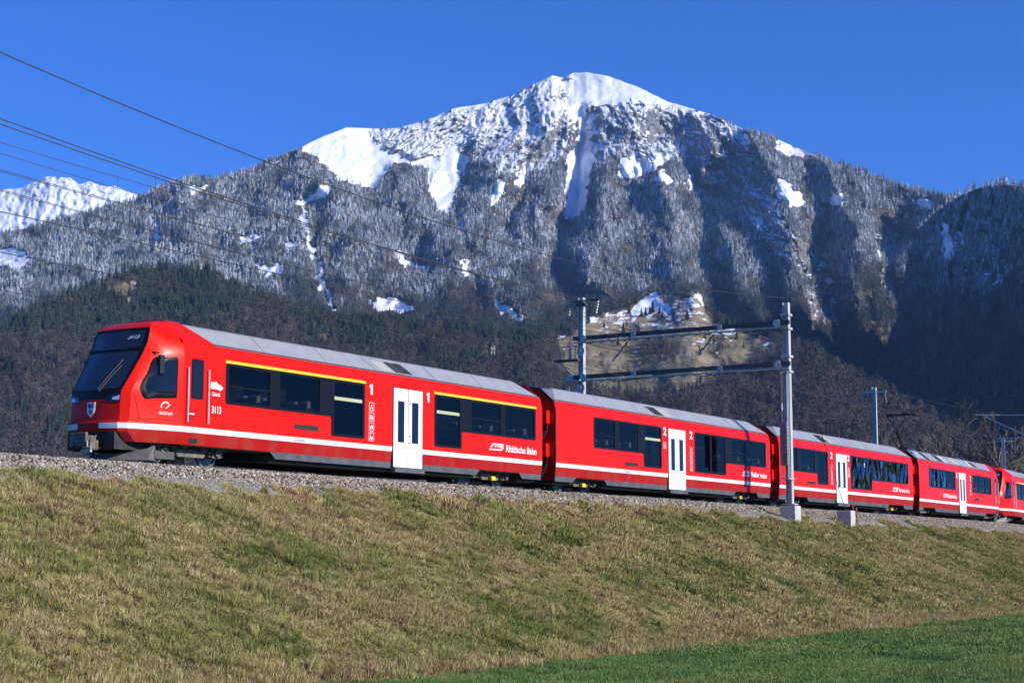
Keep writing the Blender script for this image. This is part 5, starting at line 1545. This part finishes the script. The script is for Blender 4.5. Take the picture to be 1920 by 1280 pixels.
# ---------------------------------------------------------------- bare trees and landmarks behind the line
M_BARK = simple('bare_bark', (.105, .088, .070), .9, var=.3, scale=3)
def bare_tree_mesh(seed, h, spread, levels=6):
    rng = random.Random(seed); bm = bmesh.new()
    def grow(p, d, L_, r_, lev):
        n_ = 3 if lev > 1 else 2
        pts = [p]; dd = d.copy()
        for _ in range(n_):
            dd = (dd + Vector((rng.uniform(-1, 1), rng.uniform(-1, 1), rng.uniform(-.5, .8))) * .16).normalized()
            pts.append(pts[-1] + dd * L_ / n_)
        tube(bm, pts, r_, 5 if lev > 3 else 3, cap=False, r1=r_ * .62)
        if lev <= 0: return
        kids = 3 if lev > 1 else 4
        for k in range(kids):
            q = pts[-1] if k < 2 else pts[rng.randint(1, len(pts) - 1)]
            ax = dd.orthogonal().normalized(); ax.rotate(Matrix.Rotation(rng.uniform(0, 6.28), 3, dd))
            nd = (dd + ax * rng.uniform(.45, .95) * spread + Vector((0, 0, .12))).normalized()
            grow(q, nd, L_ * rng.uniform(.62, .80), r_ * .58, lev - 1)
    grow(Vector((0, 0, -.3)), Vector((0, 0, 1)), h * .26, h * .022, levels)
    me = bpy.data.meshes.new('branches'); bm.to_mesh(me); bm.free(); me.materials.append(M_BARK)
    return me
BT = [bare_tree_mesh(31, 14, .85, 5), bare_tree_mesh(32, 14, 1.0, 5), bare_tree_mesh(33, 14, .7, 5)]
def bare_tree(u, vtop, Y, m, label, wide=1.0, name='bare_tree'):
    base = at(u, 1047, Y); base.z = -.3
    top = at(u, vtop, Y)
    g = empty(name, base, rz=(u * 1.7) % 6.28); tag(g, label, 'tree', 'bare trees behind the train')
    o = bpy.data.objects.new('branches', BT[m]); link(o, g)
    zz = max(v.co.z for v in BT[m].vertices)
    k = (top.z + .3) / zz; o.scale = (k * wide, k * wide, k)
for u, v, Y, m, lab, w in ((1762, 742, 230, 0, 'bare tree with light twigs right of the pantograph', .9), (1712, 775, 260, 1, 'bare tree behind the pantograph', .9), (1822, 772, 215, 2, 'round bare tree left of the distant overhead mast', 1.1),
        (1868, 800, 190, 1, 'low bare tree just left of the distant overhead mast', 1.1), (1915, 790, 200, 0, 'bare tree at the right picture edge behind the last car', 1.0), (1790, 810, 170, 0, 'low bushy bare tree above the fourth car cab', 1.2),
        (1650, 800, 280, 2, 'small bare tree behind the slim grey mast', .9), (1745, 815, 175, 1, 'low bare shrub above the fourth car roof', 1.2), (1945, 815, 160, 2, 'bare tree beyond the right edge behind the last car', 1.1),
        (1845, 835, 150, 2, 'low bare shrub above the coupled cabs', 1.3), (1900, 838, 150, 1, 'low bare shrub over the last car roof', 1.3)):
    bare_tree(u, v, Y, m, lab, w)
def surf_at(sh, u, v):
    i = np.argmin((sh['U'] - u) ** 2 + (sh['V'] - v) ** 2); return Vector([float(c) for c in sh['co'].reshape(-1, 3)[i]])
# ruined tower on the foothill
tw = surf_at(foot, 925, 671)
bm = bmesh.new()
box(bm, -2.3, 2.3, -2.0, 2.0, -2, 5.2); box(bm, -2.3, -1.1, -2.0, 2.0, 5.2, 7.6); box(bm, .9, 2.3, -2.0, 2.0, 5.2, 8.4); box(bm, -.4, .3, -2.0, -1.2, 5.2, 6.4)
o = bm_obj('tower_wall', bm, simple('pale_stone', (.50, .46, .38), .9, var=.25, scale=1.0)); twr = empty('ruined_tower', tw + Vector((0, -6, 4))); o.parent = twr
tag(twr, 'small pale ruined stone tower among trees above the train roof', 'tower')
for x in (-1.2, 1.0):
    bm = bmesh.new(); box(bm, x - .35, x + .35, -2.06, -1.98, 2.4, 4.0); bm_obj('tower_window', bm, M_VENT, twr)
# single spruces on the alpine meadow
def split_conifer(seed):
    me = conifer_mesh(seed, .2, 7); return me
SPRUCE = split_conifer(61)
bm = bmesh.new(); tube(bm, [(0, 0, -.05), (0, 0, .3)], .02, 6); TRK = bpy.data.meshes.new('trunk'); bm.to_mesh(TRK); bm.free(); TRK.materials.append(M_BARK)
for u, v, h, lab in ((1179, 588, 15, 'single dark spruce at the upper left of the alpine meadow'), (1203, 594, 13, 'left spruce of the close pair below the meadow snowfield'), (1212, 593, 14, 'right spruce of the close pair below the meadow snowfield'),
                     (1224, 588, 19, 'tallest spruce on the meadow snowfield'), (1217, 589, 11, 'small spruce left of the tallest meadow spruce'), (1236, 590, 13, 'spruce just right of the tallest meadow spruce'), (1243, 596, 11, 'small spruce below the right end of the meadow snowfield'),
                     (1104, 606, 13, 'spruce at the left edge of the alpine meadow'), (1132, 614, 10, 'lone small spruce low on the left of the meadow'), (1170, 624, 15, 'spruce above the upper crossbeam in the meadow'),
                     (1197, 622, 12, 'spruce beside a snow patch above the upper crossbeam'), (1262, 602, 14, 'spruce in front of the meadow snow at the right'), (1288, 600, 16, 'dark spruce at the right edge of the meadow snow'), (1311, 665, 12, 'lone spruce between the two crossbeams')):
    g = empty('spruce_tree', surf_at(foot, u, v) - Vector((0, 0, .3)), rz=u); tag(g, lab, 'spruce', 'spruces on the alpine meadow')
    for nm, me_ in (("crown", SPRUCE), ("trunk", TRK)):
        o = bpy.data.objects.new(nm, me_); link(o, g); o.scale = (h * 1.1, h * 1.1, h)

# ---------------------------------------------------------------- stones and grass
RNG = np.random.default_rng(7)
def in_view(P, m=60, back=False):
    X, Y, Z = P[:, 0], P[:, 1], P[:, 2] - CAM_Z
    fw = Y * CP + Z * SP; up = -Y * SP + Z * CP
    ok = fw > 2
    fw = np.where(ok, fw, 1)
    u = 960 + F_PX * X / fw; v = 640 - F_PX * up / fw
    return ok & (u > -m * 3) & (u < 1920 + m * 3) & (v > -m) & (v < 1280 + m * 2), fw
def stone_mesh(seed, mat):
    rng = random.Random(seed); bm = bmesh.new(); bmesh.ops.create_icosphere(bm, subdivisions=1, radius=.5)
    for v in bm.verts: v.co = Vector((v.co.x * rng.uniform(.75, 1.25), v.co.y * rng.uniform(.7, 1.1), v.co.z * rng.uniform(.6, 1.0)))
    me = bpy.data.meshes.new('stone'); bm.to_mesh(me); bm.free(); me.materials.append(mat); return me
def mat_stone():
    m, t = new_mat('ballast_stone')
    tn = t.attr('tint', 'INSTANCER').outputs['Fac']
    cr = t.node('ShaderNodeValToRGB'); t.l.new(tn, cr.inputs[0])
    e = cr.color_ramp.elements; e[0].position = 0; e[0].color = (.10, .085, .07, 1); e[1].position = 1; e[1].color = (.62, .58, .50, 1)
    for p_, c_ in ((.35, (.25, .215, .17, 1)), (.7, (.38, .335, .265, 1)), (.85, (.32, .23, .16, 1))):
        q = e.new(p_); q.color = c_
    t.done(t.bsdf(cr.outputs[0], .9, spec=.15)); return m
M_STONE = mat_stone()
STONE_SRC = source_collection('stone', [stone_mesh(k, M_STONE) for k in range(5)])
def stones(name, label, n, qlo, qhi, zfun, size, seed):
    r = np.random.default_rng(seed)
    s_ = 14 + (r.random(n) ** 1.5) * 106; q_ = r.uniform(qlo, qhi, n)
    P = trk(s_, q_, zfun(s_, q_))
    ok, _ = in_view(P); P = P[ok]; n = len(P)
    sz_ = size * r.uniform(.6, 1.35, n)
    o = scatter(name, STONE_SRC, P, r.integers(0, 5, n), r.uniform(0, 6.28, (n, 3)), np.repeat(sz_[:, None], 3, 1), dict(tint=np.clip(r.normal(.46, .30, n), 0, 1)))
    tag(o, label, kind='stuff')
BQ = [.35, .75, 1.2, 1.45, 1.65, 2.1, 2.3]; BZ = [-.20, -.16, -.07, -.06, -.12, -.37, -.46]
stones('ballast_stones', 'loose grey crushed ballast stones along the track', 52000, .5, 2.2, lambda s, q: np.interp(q, BQ, BZ) + .008, .074, 11)
stones('gravel_stones', 'scattered fine gravel on the path beside the ballast', 34000, 2.05, 3.5, lambda s, q: np.interp(q, [1.95, 2.15, 2.4, 2.75, 2.9, 3.5], [-.42, -.39, -.44, -.53, -.60, -.89]) + .006, .034, 12)

def mat_grass(name, stops, spec=.2):
    m, t = new_mat(name)
    tn = t.attr('tone', 'INSTANCER').outputs['Fac']; br = t.attr('tint', 'INSTANCER').outputs['Fac']
    bl = t.attr('blade').outputs['Fac']
    cr = t.node('ShaderNodeValToRGB'); t.l.new(t.math('ADD', tn, t.math('MULTIPLY', t.math('SUBTRACT', bl, .5), .70), clamp=True), cr.inputs[0])
    e = cr.color_ramp.elements; e[0].position = stops[0][0]; e[0].color = (*stops[0][1], 1); e[1].position = stops[-1][0]; e[1].color = (*stops[-1][1], 1)
    for p_, c_ in stops[1:-1]: e.new(p_).color = (*c_, 1)
    hv = t.node('ShaderNodeHueSaturation'); t.l.new(cr.outputs[0], hv.inputs['Color']); t.set(hv.inputs['Value'], t.math('ADD', .74, t.math('MULTIPLY', br, .75)))
    d = t.bsdf(hv.outputs[0], .75, spec=spec)
    t.done(d); return m
M_DRY = mat_grass('dry_bank_grass', [(0, (.17, .075, .04)), (.07, (.27, .15, .08)), (.13, (.47, .39, .20)), (.32, (.34, .285, .112)), (.52, (.235, .205, .066)), (.74, (.145, .158, .038)), (1, (.075, .125, .026))])
M_CROP = mat_grass('green_crop', [(0, (.20, .23, .065)), (.5, (.105, .180, .040)), (1, (.055, .112, .026))], .4)
def patch_mesh(seed, mat, size, tufts, blades, lo, hi, lean, w, spread=.05):
    """a square metre or so of grass: tufts of bent blades; 'blade' carries the tuft's own tone"""
    r = np.random.default_rng(seed)
    tx = r.uniform(-size / 2, size / 2, tufts); ty = r.uniform(-size / 2, size / 2, tufts)
    tone = np.clip(.5 + .55 * fbm(tx / .22 + seed * 3.1, ty / .22, seed, 2) + r.normal(0, .16, tufts), 0, 1)
    big = 1 + .5 * np.clip(fbm(tx / .3 + 9, ty / .3 + seed, seed + 5, 2), -1, 1)
    n = tufts * blades
    t_ = np.repeat(np.arange(tufts), blades)
    a = r.uniform(0, 6.283, n); r0 = r.uniform(0, 1, n) ** .6 * spread
    bx_ = tx[t_] + np.cos(a) * r0; by_ = ty[t_] + np.sin(a) * r0
    L_ = r.uniform(lo, hi, n) * big[t_]; le = r.uniform(lean[0], lean[1], n)
    a2 = a + r.uniform(-.9, .9, n); dx, dy = np.cos(a2), np.sin(a2); ww = w * r.uniform(.7, 1.3, n)
    px_, py_ = -dy * ww / 2, dx * ww / 2
    m1x = bx_ + dx * L_ * .5 * np.sin(le * .6); m1y = by_ + dy * L_ * .5 * np.sin(le * .6); m1z = L_ * .5 * np.cos(le * .6)
    tpx = m1x + dx * L_ * .5 * np.sin(le * 1.25); tpy = m1y + dy * L_ * .5 * np.sin(le * 1.25); tpz = m1z + L_ * .5 * np.cos(le * 1.25)
    V_ = np.stack([np.stack([bx_ - px_, by_ - py_, 0 * L_ - .03], -1), np.stack([bx_ + px_, by_ + py_, 0 * L_ - .03], -1), np.stack([m1x + px_ * .85, m1y + py_ * .85, m1z], -1),
                   np.stack([m1x - px_ * .85, m1y - py_ * .85, m1z], -1), np.stack([tpx, tpy, tpz], -1)], 1).reshape(-1, 3)
    b = (np.arange(n) * 5)[:, None]
    F_ = np.concatenate([b + [0, 1, 2, 3], b + [3, 2, 4]], 1).ravel()
    me = mesh_np('grass_patch', V_, F_, np.tile([4, 3], n), mat)
    add_attr(me, 'blade', np.repeat(np.clip(tone[t_] + r.normal(0, .10, n), 0, 1), 5))
    return me
DRY_SRC = source_collection('drypatch', [patch_mesh(200 + k, M_DRY, 1.0, 250, 13, .07, .17, (.35, 1.35), .010) for k in range(5)]
                            + [patch_mesh(210 + k, M_DRY, 1.0, 120, 11, .09, .20, (.3, 1.25), .019, .07) for k in range(4)]
                            + [patch_mesh(220 + k, M_DRY, 1.0, 110, 11, .10, .22, (.05, .55), .013) for k in range(2)])
CROP_SRC = source_collection('croppatch', [patch_mesh(230 + k, M_CROP, 1.0, 300, 9, .05, .12, (.2, 1.0), .010) for k in range(4)] + [patch_mesh(240 + k, M_CROP, 1.0, 130, 8, .07, .14, (.2, .9), .020) for k in range(3)])
def patches(name, label, src, s_, q_, zf, pickf, tonef, seed, flat=False):
    r = np.random.default_rng(seed)
    s_ = s_ + r.uniform(-.25, .25, len(s_)); q_ = q_ + r.uniform(-.25, .25, len(q_))
    P = trk(s_, q_, zf(s_, q_)); ok, fw = in_view(P, 90)
    s_, q_, P, fw = s_[ok], q_[ok], P[ok], fw[ok]; n = len(P)
    rots = np.zeros((n, 3))
    e = .3
    if not flat:
        ds = (zf(s_ + e, q_) - zf(s_ - e, q_)) / (2 * e); dq = (zf(s_, q_ + e) - zf(s_, q_ - e)) / (2 * e)
        _, _, tx, ty = centre(s_)
    for i in range(n):
        yaw = Matrix.Rotation(r.uniform(0, 6.283), 3, 'Z')
        if not flat:
            gx = ds[i] * tx[i] + dq[i] * ty[i]; gy = ds[i] * ty[i] - dq[i] * tx[i]
            yaw = Vector((0, 0, 1)).rotation_difference(Vector((-gx, -gy, 1))).to_matrix() @ yaw
        rots[i] = yaw.to_euler()
    sc = r.uniform(.9, 1.15, n)
    o = scatter(name, src, P, pickf(s_, q_, fw, r), rots, np.stack([sc, sc, sc * r.uniform(.8, 1.25, n)], -1), tonef(s_, q_, r))
    tag(o, label, kind='stuff')
def grid_sq(s0, s1, q0, q1, st):
    A, B = np.meshgrid(np.arange(s0, s1, st), np.arange(q0, q1, st)); return A.ravel(), B.ravel()
# embankment
sA, qA = grid_sq(-4, 126, 2.55, 11.2, .60)
keep = qA > 2.9 + .35 * smooth(sA, 40, 66) + .30 * fbm(sA / 2.0, sA * 0 + 2, 231, 3)
def bank_tone(s_, q_, r):
    big = fbm(s_ / 6.0, q_ / 3.0, 233, 3); med = fbm(s_ / 1.6, q_ / 1.2, 235, 3)
    tone = np.clip(.45 + .26 * big + .34 * med + r.normal(0, .07, len(s_)), 0, 1)
    tone = np.where(q_ > 10.4, .12 + tone * .5, np.maximum(tone, .16))
    rust = smooth(fbm(s_ / 2.2, q_ / .8, 247, 2) - .22 * (q_ - 2.8), .05, .45)
    tone = tone * (1 - .8 * rust * (q_ < 4.6))
    return dict(tone=tone, tint=np.clip(.5 + .3 * fbm(s_ / 1.3, q_ / 1.0, 239, 2) + r.normal(0, .1, len(s_)), 0, 1))
patches('bank_grass', 'mottled straw and olive winter grass covering the embankment', DRY_SRC, sA[keep], qA[keep], bank_z,
        lambda s_, q_, fw, r: np.where(fw < 44, r.integers(0, 5, len(s_)), r.integers(5, 9, len(s_))), bank_tone, 21)
rw = np.random.default_rng(29)
nW = 260
sW = -2 + 110 * rw.random(nW) ** 1.3; qW = rw.uniform(3.0, 11.0, nW); PW = trk(sW, qW, bank_z(sW, qW)); okW, _ = in_view(PW, 60)
PW, sW = PW[okW], sW[okW]; nW = len(PW)
scW = rw.uniform(.12, .30, nW)
tag(scatter('dry_stalks', DRY_SRC, PW, rw.integers(9, 11, nW), np.stack([rw.normal(0, .2, nW), rw.normal(0, .2, nW), rw.uniform(0, 6.28, nW)], -1), np.stack([scW, scW, rw.uniform(.9, 1.7, nW)], -1),
            dict(tone=rw.uniform(.2, .5, nW), tint=rw.uniform(.2, 1, nW))), 'taller dry stalks scattered over the embankment', kind='stuff')
sE, qE = grid_sq(-4, 126, 11.12, 11.5, .55)
patches('field_edge_grass', 'pale upright straw along the foot of the embankment', DRY_SRC, sE, qE, bank_z, lambda s_, q_, fw, r: r.integers(9, 11, len(s_)),
        lambda s_, q_, r: dict(tone=np.clip(r.normal(.24, .05, len(s_)), .15, 1), tint=np.clip(r.normal(.6, .2, len(s_)), 0, 1)), 23)
sC, qC = grid_sq(-4, 112, 11.95, 26, .72)
patches('crop_grass', 'short green winter crop at the foot of the embankment', CROP_SRC, sC, qC, lambda s_, q_: 0 * s_ - 4.35,
        lambda s_, q_, fw, r: np.where(fw < 36, r.integers(0, 4, len(s_)), r.integers(4, 7, len(s_))),
        lambda s_, q_, r: dict(tone=np.clip(.5 + .45 * fbm(s_ / 3.0, q_ / 2.0, 243, 4) + r.normal(0, .06, len(s_)), 0, 1), tint=np.clip(.5 + .25 * fbm(s_ / 2., q_ / 2., 245, 2), 0, 1)), 22, flat=True)

# ---------------------------------------------------------------- air
def haze():
    m = bpy.data.materials.new('haze_air'); m.use_nodes = True
    n = m.node_tree.nodes; l = m.node_tree.links; n.clear()
    out = n.new('ShaderNodeOutputMaterial'); pv = n.new('ShaderNodeVolumePrincipled')
    pv.inputs['Color'].default_value = (0.30, 0.56, 1.0, 1)
    pv.inputs['Density'].default_value = HAZE_DENSITY
    pv.inputs['Anisotropy'].default_value = 0.0
    l.new(pv.outputs[0], out.inputs['Volume'])
    x0, x1, y0, y1, z0, z1 = -8800, 8800, -400, 10500, -1.6, 2150
    v = [(x0, y0, z0), (x1, y0, z0), (x1, y1, z0), (x0, y1, z0), (x0, y0, z1), (x1, y0, z1), (x1, y1, z1), (x0, y1, z1)]
    f = [(3, 2, 1, 0), (4, 5, 6, 7), (0, 1, 5, 4), (1, 2, 6, 5), (2, 3, 7, 6), (3, 0, 4, 7)]
    me = bpy.data.meshes.new('haze'); me.from_pydata(v, [], f); me.materials.append(m)
    tag(link(bpy.data.objects.new('haze', me)), 'thin blue winter air in the valley', kind='stuff')
HAZE_DENSITY = 3.4e-5
haze()
